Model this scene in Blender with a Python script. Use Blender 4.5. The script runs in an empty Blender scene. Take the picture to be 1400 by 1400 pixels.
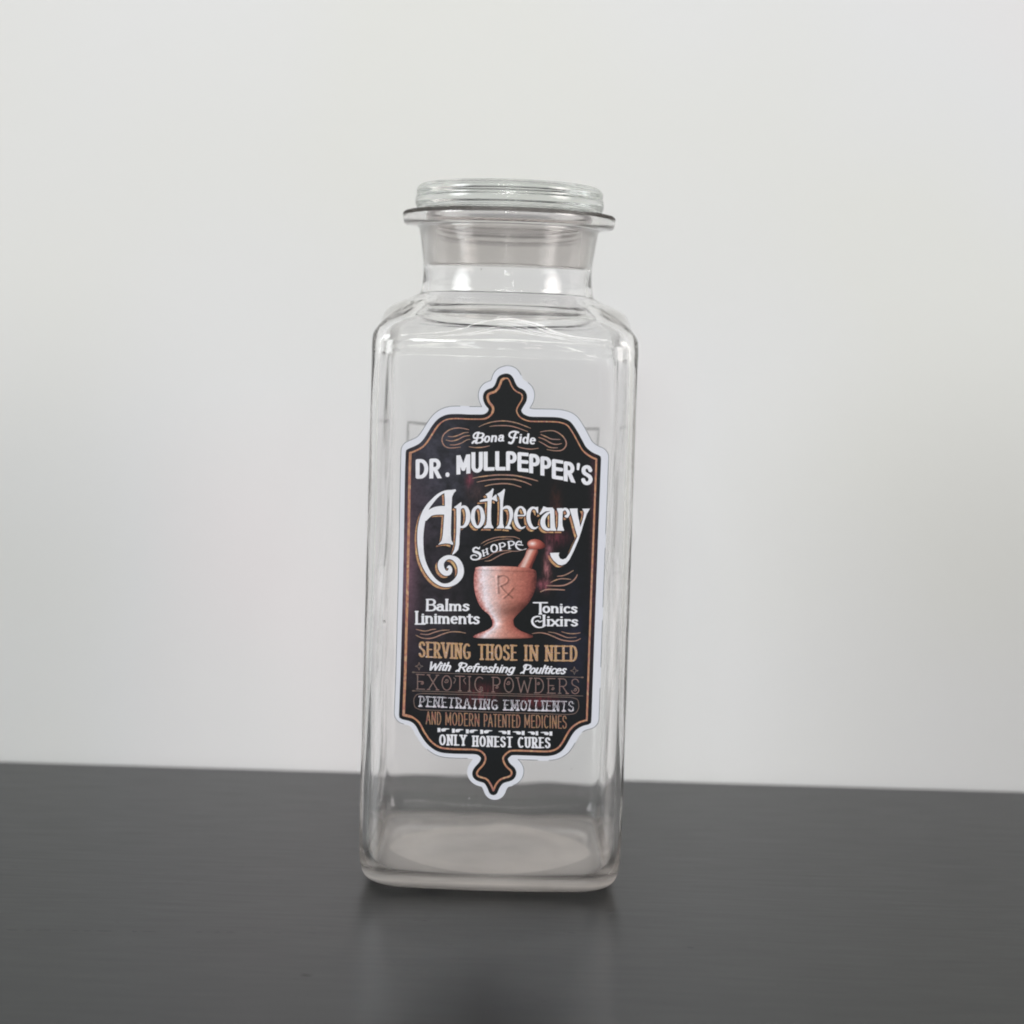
import bpy, bmesh, math, random
import numpy as np
from math import radians, sin, cos, pi
from mathutils import Matrix, Vector

# ------------------------------------------------------------------ camera
sc = bpy.context.scene
cam_d = bpy.data.cameras.new('camera')
cam = bpy.data.objects.new('camera', cam_d)
sc.collection.objects.link(cam)
sc.camera = cam
CAM = Vector((0.0, -0.73, 0.202))
cam.matrix_world = (Matrix.Translation(CAM) @ Matrix.Rotation(-0.0062, 4, 'Z')
                    @ Matrix.Rotation(radians(90 - 5.1), 4, 'X') @ Matrix.Rotation(radians(1.78), 4, 'Z'))
cam_d.sensor_width = 36
cam_d.lens = 2600 / 1400 * 36
cam_d.clip_start = 0.02
cam_d.clip_end = 50
cam_d.dof.use_dof = True
cam_d.dof.focus_distance = 0.685
cam_d.dof.aperture_fstop = 7.5

# ------------------------------------------------------------------ room light
w = bpy.data.worlds.new('World')
sc.world = w
w.use_nodes = True
wn, wl = w.node_tree.nodes, w.node_tree.links
bg = wn['Background']
bg.inputs['Color'].default_value = (0.972, 0.982, 1.0, 1)
bg.inputs['Strength'].default_value = 0.42


def area(name, loc, target, sx, sy, power, col=(1, 1, 1), spread=180):
    l = bpy.data.lights.new(name, 'AREA')
    l.shape = 'RECTANGLE'
    l.size, l.size_y = sx, sy
    l.energy = power
    l.color = col
    l.spread = radians(spread)
    o = bpy.data.objects.new(name, l)
    sc.collection.objects.link(o)
    o.location = loc
    d = Vector(target) - Vector(loc)
    o.rotation_euler = d.to_track_quat('-Z', 'Y').to_euler()
    return o


# broken daylight from the tree-shaded window high behind the photographer
for px, pz, sx, sz, e in [(-.62, 1.50, .12, .18, 5.0), (-.36, 1.42, .18, .16, 7.0), (-.18, 1.78, .42, .05, 2.6), (.22, 1.66, .52, .05, 3.2), (.10, 1.92, .60, .06, 4.0),
                          (.34, 2.06, .66, .05, 3.6), (.86, 1.60, .10, .12, 1.6), (.95, 1.86, .12, .05, 1.4), (-.05, 2.25, .30, .06, 2.0)]:
    area('window_light', (px, -2.3, pz), (0, 0, .1), sx, sz, e * .5, (1.0, .99, .97))
# dapples of bright daylight between the leaves, low in the same window
for px, pz, sx, sz, L_, c_ in [(-.150, .52, .045, .055, 16, (.93, 1, 1)), (-.142, .455, .022, .05, 12, (.93, 1, 1)), (-.105, .47, .05, .05, 22, (1, 1, 1)), (-.085, .455, .02, .03, 14, (1, 1, 1)),
                               (-.02, .56, .26, .030, 9, (.97, 1, .88)), (-.06, .53, .12, .02, 8, (.97, 1, .9)), (.07, .57, .10, .018, 8, (1, 1, .95)), (.0, .50, .05, .03, 5, (1, 1, 1)),
                               (.01, 1.02, .42, .022, 16, (1, 1, 1)), (.06, 1.16, .40, .022, 16, (1, 1, 1)), (.10, 1.32, .36, .03, 18, (1, 1, 1)),
                               (.225, .50, .035, .030, 9, (1, .86, .84)), (.245, .475, .02, .03, 8, (1, .88, .86)), (.31, .86, .03, .05, 14, (1, 1, 1)), (.335, .80, .03, .03, 12, (1, 1, 1))]:
    area('window_light', (px, -2.3, pz), (0, -.05, .2), sx, sz, L_ * pi * sx * sz, c_)
# unseen lamps added at both sides to brighten the wall
area('added_wall_washer', (-1.70, -.62, .60), (.00, .14, -.05), 1.3, 1.9, 4.6, (.97, .995, 1.0), 34)
area('added_wall_washer', (1.70, -.62, .60), (.02, .14, -.05), 1.3, 1.9, 4.2, (1.0, .94, .91), 34)

sc.view_settings.view_transform = 'Standard'
sc.view_settings.look = 'None'
sc.view_settings.exposure = 0
sc.view_settings.gamma = 1
sc.render.engine = 'CYCLES'
cy = sc.cycles
cy.max_bounces = 56
cy.transmission_bounces = 48
cy.glossy_bounces = 32
cy.diffuse_bounces = 5
cy.transparent_max_bounces = 12
cy.caustics_reflective = True
cy.caustics_refractive = True
cy.blur_glossy = 0.4
cy.sample_clamp_indirect = 6
cy.use_denoising = True
cy.filter_width = 1.9
try:
    cy.denoiser = 'OPENIMAGEDENOISE'
    cy.denoising_input_passes = 'RGB_ALBEDO_NORMAL'
except Exception:
    pass


# ------------------------------------------------------------------ helpers
def srgb(r, g, b, k=1.0):
    def f(c):
        c /= 255
        return (c / 12.92 if c <= .04045 else ((c + .055) / 1.055) ** 2.4) * k
    return (f(r), f(g), f(b), 1)


def mat(name, col=(.8, .8, .8, 1), rough=.5, **kw):
    m = bpy.data.materials.new(name)
    m.use_nodes = True
    b = m.node_tree.nodes['Principled BSDF']
    b.inputs['Base Color'].default_value = col
    b.inputs['Roughness'].default_value = rough
    for k, v in kw.items():
        b.inputs[k].default_value = v
    return m


def node(m, t, **kw):
    n = m.node_tree.nodes.new(t)
    for k, v in kw.items():
        if k in n.inputs:
            n.inputs[k].default_value = v
        else:
            setattr(n, k, v)
    return n


def link(m, a, b):
    m.node_tree.links.new(a, b)


def ramp(m, fac, stops):
    r = node(m, 'ShaderNodeValToRGB')
    el = r.color_ramp.elements
    el[0].position, el[0].color = stops[0]
    el[1].position, el[1].color = stops[-1]
    for p, c in stops[1:-1]:
        e = el.new(p)
        e.color = c
    link(m, fac, r.inputs['Fac'])
    return r


def new_obj(name, me, parent=None, m=None, smooth=False):
    o = bpy.data.objects.new(name, me)
    sc.collection.objects.link(o)
    if m:
        me.materials.append(m)
    if smooth:
        me.polygons.foreach_set('use_smooth', [True] * len(me.polygons))
    if parent:
        o.parent = parent
    return o


def empty(name, label, cat, loc=(0, 0, 0)):
    o = bpy.data.objects.new(name, None)
    sc.collection.objects.link(o)
    o.location = loc
    o['label'] = label
    o['category'] = cat
    return o


def fast_mesh(name, co, faces4):
    me = bpy.data.meshes.new(name)
    me.from_pydata([tuple(c) for c in co], [], [tuple(int(i) for i in f) for f in faces4])
    me.update()
    return me


# ------------------------------------------------------------------ setting: wall and table
BACK = .1428          # the table meets the wall here
wm = mat('wall_paint', srgb(226, 226, 224), .42)
wb = wm.node_tree.nodes['Principled BSDF']
tc = node(wm, 'ShaderNodeTexCoord')
ns = node(wm, 'ShaderNodeTexNoise', Scale=3.4, Detail=2.0)
mpw = node(wm, 'ShaderNodeMapping')
mpw.inputs['Scale'].default_value = (-1, 1, 1)
mpw.inputs['Location'].default_value = (0, 0, .12)
link(wm, tc.outputs['Object'], mpw.inputs['Vector'])
link(wm, mpw.outputs['Vector'], ns.inputs['Vector'])
rp = ramp(wm, ns.outputs['Fac'], [(.34, srgb(230, 231, 227)), (.5, srgb(231, 232, 232)), (.66, srgb(235, 231, 232))])
link(wm, rp.outputs['Color'], wb.inputs['Base Color'])
n2 = node(wm, 'ShaderNodeTexNoise', Scale=140.0, Detail=3.0)
link(wm, tc.outputs['Object'], n2.inputs['Vector'])
bp = node(wm, 'ShaderNodeBump', Strength=.12, Distance=.0006)
link(wm, n2.outputs['Fac'], bp.inputs['Height'])
link(wm, bp.outputs['Normal'], wb.inputs['Normal'])

bm = bmesh.new()
bmesh.ops.create_cube(bm, size=1, matrix=Matrix.Translation((0, BACK + .055, .9)) @ Matrix.Diagonal((5, .1, 3.4, 1)))
me = bpy.data.meshes.new('wall')
bm.to_mesh(me)
wall = new_obj('wall', me, None, wm)
wall['kind'] = 'structure'
wall['label'] = 'plain off-white painted wall behind the dark table'

tm = mat('black_stained_wood', (.022, .023, .024, 1), .28, **{'Specular IOR Level': .36})
tb = tm.node_tree.nodes['Principled BSDF']
tc = node(tm, 'ShaderNodeTexCoord')
mp = node(tm, 'ShaderNodeMapping')
mp.inputs['Scale'].default_value = (1.6, 26, 26)
link(tm, tc.outputs['Object'], mp.inputs['Vector'])
gn = node(tm, 'ShaderNodeTexNoise', Scale=3.0, Detail=6.0, Roughness=.6)
link(tm, mp.outputs['Vector'], gn.inputs['Vector'])
rp = ramp(tm, gn.outputs['Fac'], [(.3, (.0008, .0022, .0034, 1)), (.55, (.0022, .0040, .0048, 1)), (.75, (.0060, .0078, .0082, 1))])
link(tm, rp.outputs['Color'], tb.inputs['Base Color'])
mp2 = node(tm, 'ShaderNodeMapping')
mp2.inputs['Scale'].default_value = (5, 60, 60)
link(tm, tc.outputs['Object'], mp2.inputs['Vector'])
g2 = node(tm, 'ShaderNodeTexNoise', Scale=6.0, Detail=7.0, Roughness=.65)
link(tm, mp2.outputs['Vector'], g2.inputs['Vector'])
mr = node(tm, 'ShaderNodeMapRange')
mr.inputs['To Min'].default_value = .21
mr.inputs['To Max'].default_value = .40
link(tm, g2.outputs['Fac'], mr.inputs['Value'])
link(tm, mr.outputs['Result'], tb.inputs['Roughness'])
bp = node(tm, 'ShaderNodeBump', Strength=.04, Distance=.0003)
link(tm, g2.outputs['Fac'], bp.inputs['Height'])
link(tm, bp.outputs['Normal'], tb.inputs['Normal'])

table = empty('table', 'black stained wooden table standing against the off-white wall', 'table', (0, 0, 0))


def board(x0, x1, y0, y1, z0=-.03, z1=0, bev=.0006):
    bm = bmesh.new()
    bmesh.ops.create_cube(bm, size=1, matrix=Matrix.Translation(((x0 + x1) / 2, (y0 + y1) / 2, (z0 + z1) / 2))
                          @ Matrix.Diagonal((x1 - x0, y1 - y0, z1 - z0, 1)))
    bmesh.ops.bevel(bm, geom=[e for e in bm.edges if abs(e.verts[0].co.z - z1) < 1e-6 and abs(e.verts[1].co.z - z1) < 1e-6],
                    offset=bev, segments=2, affect='EDGES')
    me = bpy.data.meshes.new('tabletop')
    bm.to_mesh(me)
    return me


new_obj('tabletop', board(-1.1, 1.1, -.62, BACK + .0035, bev=.0035), table, tm)

# hairline cracks and nicks: thin slivers of dark filler standing a hair above the boards
cm = mat('dark_filler', (.004, .004, .004, 1), .8)


def sliver(pts, wd, name, m=cm, z=.00006):
    co, fc = [], []
    for i, (x, y) in enumerate(pts):
        ww = wd * (.25 if i in (0, len(pts) - 1) else 1)
        co += [(x, y - ww, z), (x, y + ww, z)]
        if i:
            a = 2 * i
            fc.append((a - 2, a, a + 1, a - 1))
    return new_obj(name, fast_mesh(name, co, fc), table, m)


def ground(px, py):      # photograph pixel -> point on the table top
    d = cam.matrix_world.to_3x3() @ Vector(((px - 700) / 2600, -(py - 700) / 2600, -1))
    t = -CAM.z / d.z
    p = CAM + d * t
    return p.x, p.y


rnd = random.Random(4)
crack_co, crack_fc = [], []


def add_sliver(pts, wd, z=.00006):
    base = len(crack_co)
    for i, (x, y) in enumerate(pts):
        ww = wd * (.25 if i in (0, len(pts) - 1) else 1)
        crack_co.extend([(x, y - ww, z), (x, y + ww, z)])
        if i:
            a = base + 2 * i
            crack_fc.append((a - 2, a, a + 1, a - 1))


for (a, b) in [(8, 26), (34, 44), (50, 70), (98, 108), (114, 124), (131, 155), (180, 188), (194, 214), (268, 276),
               (293, 302), (310, 322), (344, 352), (358, 372), (374, 384), (420, 432)]:
    n = 5
    pts = []
    for i in range(n):
        px = a + (b - a) * i / (n - 1)
        py = 1271.5 + px * .0105 + rnd.uniform(-.25, .25)
        pts.append(ground(px, py))
    add_sliver(pts, .00012 if b < 330 else .00007)
seam = new_obj('hairline_seam', fast_mesh('hairline_seam', crack_co, crack_fc), table, cm)
sliver([ground(x, y) for x, y in ((411, 1333), (415, 1333.3), (421, 1333.8), (427, 1334))], .00045, 'nick')
sliver([ground(x, y) for x, y in ((939, 1295), (943, 1295.6), (949, 1296))], .00022, 'nick')

# ------------------------------------------------------------------ glass jar
jar = empty('apothecary_jar', 'clear square glass apothecary jar with round stopper and black ornate label', 'jar')


def catmull(pts, n):
    P = np.array(pts, float)
    out = []
    for i in range(len(P) - 1):
        p0 = P[max(i - 1, 0)]
        p1, p2 = P[i], P[i + 1]
        p3 = P[min(i + 2, len(P) - 1)]
        for k in range(n):
            t = k / n
            out.append(.5 * ((2 * p1) + (-p0 + p2) * t + (2 * p0 - 5 * p1 + 4 * p2 - p3) * t * t
                             + (-p0 + 3 * p1 - 3 * p2 + p3) * t ** 3))
    out.append(P[-1])
    return np.array(out)


def resample(pts, step, n=24):
    C = catmull(pts, n)
    s = np.r_[0, np.cumsum(np.hypot(np.diff(C[:, 0]), np.diff(C[:, 1])))]
    m = max(2, int(s[-1] / step))
    t = np.linspace(0, s[-1], m + 1)
    return np.stack([np.interp(t, s, C[:, i]) for i in range(C.shape[1])], 1)


def section(th, a, r):
    """distance from the axis to a rounded square of half width a and corner radius r, along angle th"""
    ph = np.abs(((th + pi / 4) % (pi / 2)) - pi / 4)          # fold to 0..45 degrees
    flat = a / np.cos(ph)
    c = a - r
    b = c * (np.cos(ph) + np.sin(ph))
    cc = 2 * c * c - r * r
    arc = b + np.sqrt(np.maximum(b * b - cc, 0))
    return np.where(a * np.tan(ph) <= c, flat, arc)


def thetas(n):
    # denser round the corners
    t = np.linspace(0, 2 * pi, n, endpoint=False)
    return t - .085 * np.sin(4 * t + pi) * -1


NT = 760
TH = thetas(NT)


def smooth01(x):
    x = np.clip(x, 0, 1)
    return x * x * (3 - 2 * x)


CR = .0118
A_REF = .0486
TH_D = np.linspace(0, 2 * pi, 7200, endpoint=False)


def corner(z, a):
    k = smooth01((z - DZ - .187) / (.2155 - .187))
    return np.minimum(CR * (1 - k) + a * k, a)


_shape = {}


def soft_section(th, a, cr, k):
    """rounded square of half width a whose corners run softly into the faces, melting into a circle as k goes to 1"""
    key = round(cr, 6)
    if key not in _shape:
        r_d = section(TH_D, A_REF, key)
        g_ = np.exp(-.5 * (np.arange(-90, 91) / 24.) ** 2)
        g_ /= g_.sum()
        pad_ = np.r_[r_d[-90:], r_d, r_d[:90]]
        _shape[key] = np.convolve(pad_, g_, 'valid')
    sh_ = np.interp(np.mod(th, 2 * pi), np.r_[TH_D, 2 * pi], np.r_[_shape[key], _shape[key][:1]])
    return a / A_REF * ((1 - k) * sh_ + k * A_REF)


def wav(th, z, seed):
    """slow unevenness of hand-blown glass"""
    return (np.sin(3 * th + 31 * z + seed) * np.sin(47 * z + 2 * seed + th) + .6 * np.sin(7 * th - 63 * z + seed * 3)
            + .5 * np.sin(11 * th + 119 * z + seed) * np.sin(2 * th + 37 * z))


def ring_mesh(name, rings, closed_ends=True):
    """rings: list of (n,3) arrays, first and last closed by a centre vertex"""
    n = len(rings[0])
    co = np.concatenate(rings)
    R = len(rings)
    i = np.arange(n)
    j = (i + 1) % n
    fs = []
    for k in range(R - 1):
        a, b = k * n, (k + 1) * n
        fs.append(np.stack([a + i, a + j, b + j, b + i], 1))
    F = np.concatenate(fs).tolist()
    c0, c1 = len(co), len(co) + 1
    co = np.concatenate([co, rings[0].mean(0)[None], rings[-1].mean(0)[None]])
    F += [(c0, int(y), int(x)) for x, y in zip(i, j)]
    F += [(c1, int(x + (R - 1) * n), int(y + (R - 1) * n)) for x, y in zip(i, j)]
    return fast_mesh(name, co, F)


# profile of the outside, foot to lip: height, half width
DZ = .003
outer_p = [(.0014, .0300), (.0007, .0380), (.0000, .0418), (.0001, .0434), (.0010, .0453), (.0030, .0470), (.0065, .0481), (.0110, .0486), (.0165, .04868),
           (.0280, .04884), (.0730, .04873), (.1330, .04858), (.1910, .04843), (.1980, .0485), (.2030, .0483), (.2068, .0478), (.2102, .0470),
           (.2130, .0457), (.2149, .0435), (.2162, .0407), (.2173, .0377), (.2186, .0350), (.2198, .0330), (.2225, .0325), (.2265, .0321), (.2310, .0321),
           (.2370, .0329), (.2420, .0337), (.2440, .0342), (.2449, .0352), (.2451, .0375), (.2453, .0390), (.2458, .0398), (.2468, .0402), (.2486, .0403),
           (.2496, .0401), (.2502, .0394), (.2504, .0375), (.2505, .0350), (.2504, .0332), (.2498, .0322)]
inner_p = [(.2492, .0319), (.2454, .0316), (.2370, .0309), (.2300, .0304), (.2242, .0300), (.2208, .0301), (.2183, .0311), (.2163, .0328), (.2143, .0358),
           (.2121, .0399), (.2090, .0432), (.2048, .0449), (.1990, .0453), (.1910, .0456), (.1330, .0457), (.0730, .0458),
           (.0330, .0459), (.0190, .0459), (.0130, .0457), (.0088, .0449), (.0060, .0434), (.0046, .0408), (.0040, .0360), (.0039, .0300)]
PO = resample(outer_p, .0008)
PI_ = resample(inner_p, .0012)


def front_k(z):
    return .0489 - .0025 * z


rings = []
ct, st = np.cos(TH), np.sin(TH)
# foot: slightly hollow underside
for s in (.12, .4, .7):
    z0, a0 = PO[0]
    a = a0 * s
    r = section(TH, a, a * .55)
    rings.append(np.stack([r * ct, r * st, np.full(NT, z0 + .0006 * (1 - s))], 1))
for z, a in PO:
    r = soft_section(TH, a, CR, float(smooth01((z - DZ - .1995) / (.2168 - .1995))) if z > .1 else min(.35, max(0., (.0486 - a) * 40)))
    x, y = r * ct, r * st
    zz = np.full(NT, z)
    if .02 < z < .196:
        # raised rectangular panel pressed in the back wall
        gx = smooth01((.0395 - np.abs(x + .0003)) / .0009)
        gz = smooth01((.1655 + DZ - z) / .0009) * smooth01((z - DZ - .1055) / .0009)
        y = y + np.where(y > 0, .0008 * gx * gz * smooth01((y - .03) / .01), 0)
    if z > .012 and z < .21:
        # unevenness on the flanks and back, the label face stays true
        k = smooth01((z - .012) / .03) * smooth01((.21 - z) / .02)
        wv = wav(TH, z, 1.3) * .00009 * k * smooth01((y + .034) / .01)
        x, y = x + wv * ct, y + wv * st
    rings.append(np.stack([x, y, zz], 1))
for z, a in PI_:
    k0 = smooth01((z - DZ - .1975) / (.2153 - .1975))
    if z < .02:
        k0 = min(.6, max(0., (.0459 - a) * 55))
    r = soft_section(TH, a, .0095, float(k0))
    k = smooth01((.222 - z) / .02) * smooth01((z - .012) / .02)
    r = r + wav(TH, z, 4.1) * .00014 * k
    rings.append(np.stack([r * ct, r * st, np.full(NT, z) + (0 if z > .0095 else 0)], 1))
z0, a0 = PI_[-1]
for s in (.8, .6, .4, .2, .06):
    a = a0 * s
    r = section(TH, a, a * (1 - .5 * s))
    rings.append(np.stack([r * ct, r * st, z0 + .0012 * (1 - s * s) + .0001 * np.sin(3 * TH + 9 * s)], 1))
me = ring_mesh('glass_body', rings)


def glass_mat(name, tint, rough=0.0, haze=0.0, hcol=(.8, .78, .76, 1), absorb=None, hz=None):
    m = bpy.data.materials.new(name)
    m.use_nodes = True
    nt = m.node_tree
    nt.nodes.remove(nt.nodes['Principled BSDF'])
    out = nt.nodes['Material Output']
    g = node(m, 'ShaderNodeBsdfGlass', Roughness=rough, IOR=1.5)
    g.distribution = 'MULTI_GGX' if rough else 'GGX'
    g.inputs['Color'].default_value = tint
    if not haze and not hz:
        link(m, g.outputs[0], out.inputs['Surface'])
        return m
    d = node(m, 'ShaderNodeBsdfDiffuse')
    d.inputs['Color'].default_value = hcol
    t = node(m, 'ShaderNodeBsdfTranslucent')
    t.inputs['Color'].default_value = hcol
    a = node(m, 'ShaderNodeMixShader', Fac=.72)
    link(m, d.outputs[0], a.inputs[1])
    link(m, t.outputs[0], a.inputs[2])
    mix = node(m, 'ShaderNodeMixShader', Fac=haze)
    link(m, g.outputs[0], mix.inputs[1])
    link(m, a.outputs[0], mix.inputs[2])
    if hz:
        tcn = node(m, 'ShaderNodeTexCoord')
        sp = node(m, 'ShaderNodeSeparateXYZ')
        link(m, tcn.outputs['Object'], sp.inputs[0])
        r_ = ramp(m, sp.outputs['Z'], hz)
        up_ = node(m, 'ShaderNodeMath', operation='GREATER_THAN')
        link(m, sp.outputs['Z'], up_.inputs[0])
        up_.inputs[1].default_value = .1
        um_ = node(m, 'ShaderNodeMapRange')
        um_.inputs['To Min'].default_value = .30
        um_.inputs['To Max'].default_value = .92
        link(m, up_.outputs[0], um_.inputs['Value'])
        link(m, um_.outputs['Result'], a.inputs['Fac'])
        nz = node(m, 'ShaderNodeTexNoise', Scale=38.0, Detail=5.0)
        link(m, tcn.outputs['Object'], nz.inputs['Vector'])
        mr_ = node(m, 'ShaderNodeMapRange')
        mr_.inputs['From Min'].default_value = .3
        mr_.inputs['From Max'].default_value = .7
        mr_.inputs['To Min'].default_value = .88
        mr_.inputs['To Max'].default_value = 1.08
        link(m, nz.outputs['Fac'], mr_.inputs['Value'])
        mu = node(m, 'ShaderNodeMath', operation='MULTIPLY')
        link(m, r_.outputs['Color'], mu.inputs[0])
        link(m, mr_.outputs['Result'], mu.inputs[1])
        # ground joint: the inside of the neck where the stopper sits
        x2 = node(m, 'ShaderNodeVectorMath', operation='MULTIPLY')
        x2.inputs[1].default_value = (1, 1, 0)
        link(m, tcn.outputs['Object'], x2.inputs[0])
        ln = node(m, 'ShaderNodeVectorMath', operation='LENGTH')
        link(m, x2.outputs[0], ln.inputs[0])
        inr = node(m, 'ShaderNodeMath', operation='LESS_THAN')
        link(m, ln.outputs['Value'], inr.inputs[0])
        inr.inputs[1].default_value = .0318
        wob = node(m, 'ShaderNodeMath', operation='MULTIPLY_ADD')
        link(m, nz.outputs['Fac'], wob.inputs[0])
        wob.inputs[1].default_value = .0016
        link(m, sp.outputs['Z'], wob.inputs[2])
        zr = node(m, 'ShaderNodeMapRange')
        zr.inputs['From Min'].default_value = .2302
        zr.inputs['From Max'].default_value = .2312
        link(m, wob.outputs[0], zr.inputs['Value'])
        jm = node(m, 'ShaderNodeMath', operation='MULTIPLY')
        link(m, inr.outputs[0], jm.inputs[0])
        link(m, zr.outputs['Result'], jm.inputs[1])
        j2 = node(m, 'ShaderNodeMath', operation='MULTIPLY')
        link(m, jm.outputs[0], j2.inputs[0])
        j2.inputs[1].default_value = .25
        # the pressed round pad in the middle of the floor is cleaner-edged and paler
        pad = node(m, 'ShaderNodeMapRange')
        pad.inputs['From Min'].default_value = .0385
        pad.inputs['From Max'].default_value = .0402
        pad.inputs['To Min'].default_value = 1.0
        pad.inputs['To Max'].default_value = .72
        link(m, ln.outputs['Value'], pad.inputs['Value'])
        mp_ = node(m, 'ShaderNodeMath', operation='MULTIPLY')
        link(m, mu.outputs[0], mp_.inputs[0])
        link(m, pad.outputs['Result'], mp_.inputs[1])
        sm = node(m, 'ShaderNodeMath', operation='ADD', use_clamp=True)
        link(m, mp_.outputs[0], sm.inputs[0])
        link(m, j2.outputs[0], sm.inputs[1])
        link(m, sm.outputs[0], mix.inputs['Fac'])
    link(m, mix.outputs[0], out.inputs['Surface'])
    if absorb:
        va = node(m, 'ShaderNodeVolumeAbsorption', Density=absorb[1])
        va.inputs['Color'].default_value = absorb[0]
        link(m, va.outputs[0], out.inputs['Volume'])
    return m


g3 = lambda v: (v, v, v, 1)
body_glass = glass_mat('old_clear_glass', (1, 1, 1, 1), absorb=((.52, .50, .475, 1), 13), hcol=(.98, .93, .885, 1),
                       hz=[(0, g3(.05)), (.0022, g3(.06)), (.0032, g3(.95)), (.0054, g3(.92)), (.0068, g3(.05)), (.02, g3(.002)), (.26, g3(.002))])
body = new_obj('glass_body', me, jar, body_glass, True)


def lathe(name, prof, m, parent, n=240, step=.0006, tilt=0):
    P = resample(prof, step)
    th = np.linspace(0, 2 * pi, n, endpoint=False)
    rg = [np.stack([a * np.cos(th), a * np.sin(th), np.full(n, z)], 1) for z, a in P]
    me = ring_mesh(name, rg)
    bm = bmesh.new()
    bm.from_mesh(me)
    if bm.calc_volume(signed=True) < 0:
        bmesh.ops.reverse_faces(bm, faces=bm.faces[:])
    bm.to_mesh(me)
    bm.free()
    return new_obj(name, me, parent, m, True)


# stopper: knob disc and hollow ground plug
stopper = bpy.data.objects.new('stopper', None)
sc.collection.objects.link(stopper)
stopper.parent = jar
stopper['label'] = 'round pressed glass stopper with frosted ground plug'
knob_glass = glass_mat('pressed_glass', (1, 1, 1, 1), haze=.015, absorb=((.50, .56, .50, 1), 6))
knob = lathe('stopper_knob', [(.2508, .002), (.2508, .0200), (.2508, .0320), (.2510, .0338), (.2516, .0350), (.2526, .0356), (.2541, .0358),
                              (.2555, .0357), (.2561, .0354), (.2568, .0353), (.2577, .0354), (.2590, .0352), (.2600, .0344), (.2608, .0328),
                              (.2612, .0300), (.2609, .0270), (.2605, .0200), (.2603, .0100), (.2603, .002)], knob_glass, stopper)
frost = glass_mat('ground_glass', (1, .992, .988, 1), rough=0.0, haze=.04, hcol=(.98, .94, .93, 1))
plug = lathe('stopper_plug', [(.2506, .002), (.2506, .0240), (.2506, .0300), (.2498, .0315), (.2454, .0314), (.2370, .0307), (.2312, .0302), (.2301, .0299),
                              (.2297, .0293), (.2301, .0287), (.2320, .0286), (.2420, .0289), (.2475, .0287), (.2490, .0260), (.2494, .0150), (.2494, .002)],
             frost, stopper)
# dark band painted round the lip for the rim's reflection of the dim room
wr = bpy.data.materials.new('painted_reflection')
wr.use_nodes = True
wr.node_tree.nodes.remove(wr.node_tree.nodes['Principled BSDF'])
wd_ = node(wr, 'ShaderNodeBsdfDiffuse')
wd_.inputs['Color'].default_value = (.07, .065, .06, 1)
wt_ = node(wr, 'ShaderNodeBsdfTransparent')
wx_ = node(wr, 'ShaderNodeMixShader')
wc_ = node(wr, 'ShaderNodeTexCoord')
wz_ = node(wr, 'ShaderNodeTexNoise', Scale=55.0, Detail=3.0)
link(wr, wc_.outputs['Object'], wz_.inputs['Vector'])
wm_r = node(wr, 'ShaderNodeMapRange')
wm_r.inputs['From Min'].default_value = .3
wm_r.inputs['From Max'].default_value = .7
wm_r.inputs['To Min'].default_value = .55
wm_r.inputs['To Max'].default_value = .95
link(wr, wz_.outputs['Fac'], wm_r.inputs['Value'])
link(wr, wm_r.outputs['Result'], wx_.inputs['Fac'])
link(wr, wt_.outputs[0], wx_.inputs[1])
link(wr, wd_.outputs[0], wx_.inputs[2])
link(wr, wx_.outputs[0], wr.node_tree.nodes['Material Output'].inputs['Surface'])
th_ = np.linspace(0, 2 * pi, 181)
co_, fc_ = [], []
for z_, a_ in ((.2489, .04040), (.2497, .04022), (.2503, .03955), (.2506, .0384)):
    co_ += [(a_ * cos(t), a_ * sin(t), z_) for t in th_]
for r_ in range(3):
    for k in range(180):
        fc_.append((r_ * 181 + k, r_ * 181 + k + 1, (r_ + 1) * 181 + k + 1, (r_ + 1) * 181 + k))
new_obj('painted_rim_reflection', fast_mesh('painted_rim_reflection', co_, fc_), jar, wr, True)

# edge of an old clear film left on the back wall, and a few seeds and specks in the glass
film = bpy.data.materials.new('film_edge')
film.use_nodes = True
film.node_tree.nodes.remove(film.node_tree.nodes['Principled BSDF'])
fd = node(film, 'ShaderNodeBsdfDiffuse')
fd.inputs['Color'].default_value = (.16, .15, .145, 1)
ft = node(film, 'ShaderNodeBsdfTransparent')
fx = node(film, 'ShaderNodeMixShader', Fac=.55)
link(film, ft.outputs[0], fx.inputs[1])
link(film, fd.outputs[0], fx.inputs[2])
link(film, fx.outputs[0], film.node_tree.nodes['Material Output'].inputs['Surface'])


def back_pt(x, z):
    t = math.atan2(1, x / .0486)
    for _ in range(30):
        rr = float(section(np.array([t]), .0486, CR)[0])
        t -= (rr * cos(t) - x) / (-rr * sin(t))
    rr = float(section(np.array([t]), .0486, CR)[0]) + .0003 + (.0008 if abs(x) < .0395 else 0)
    return (rr * cos(t), rr * sin(t), z + DZ)


co, fc = [], []


def band(pts_a, pts_b):
    b = len(co)
    for p, q in zip(pts_a, pts_b):
        co.extend([p, q])
    for k in range(len(pts_a) - 1):
        fc.append((b + 2 * k, b + 2 * k + 1, b + 2 * k + 3, b + 2 * k + 2))


XS = np.linspace(-.0388, .0388, 60)
band([back_pt(x, .1652) for x in XS], [back_pt(x, .1643 + .0003 * sin(90 * x)) for x in XS])
band([back_pt(x, .1060) for x in XS], [back_pt(x, .1064) for x in XS])
for sg in (-1, 1):
    ZS = np.linspace(.1060, .1643, 40)
    band([back_pt(sg * .0388, z) for z in ZS], [back_pt(sg * .0382, z) for z in ZS])
new_obj('film_edge', fast_mesh('film_edge', co, fc), jar, film)

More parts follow.
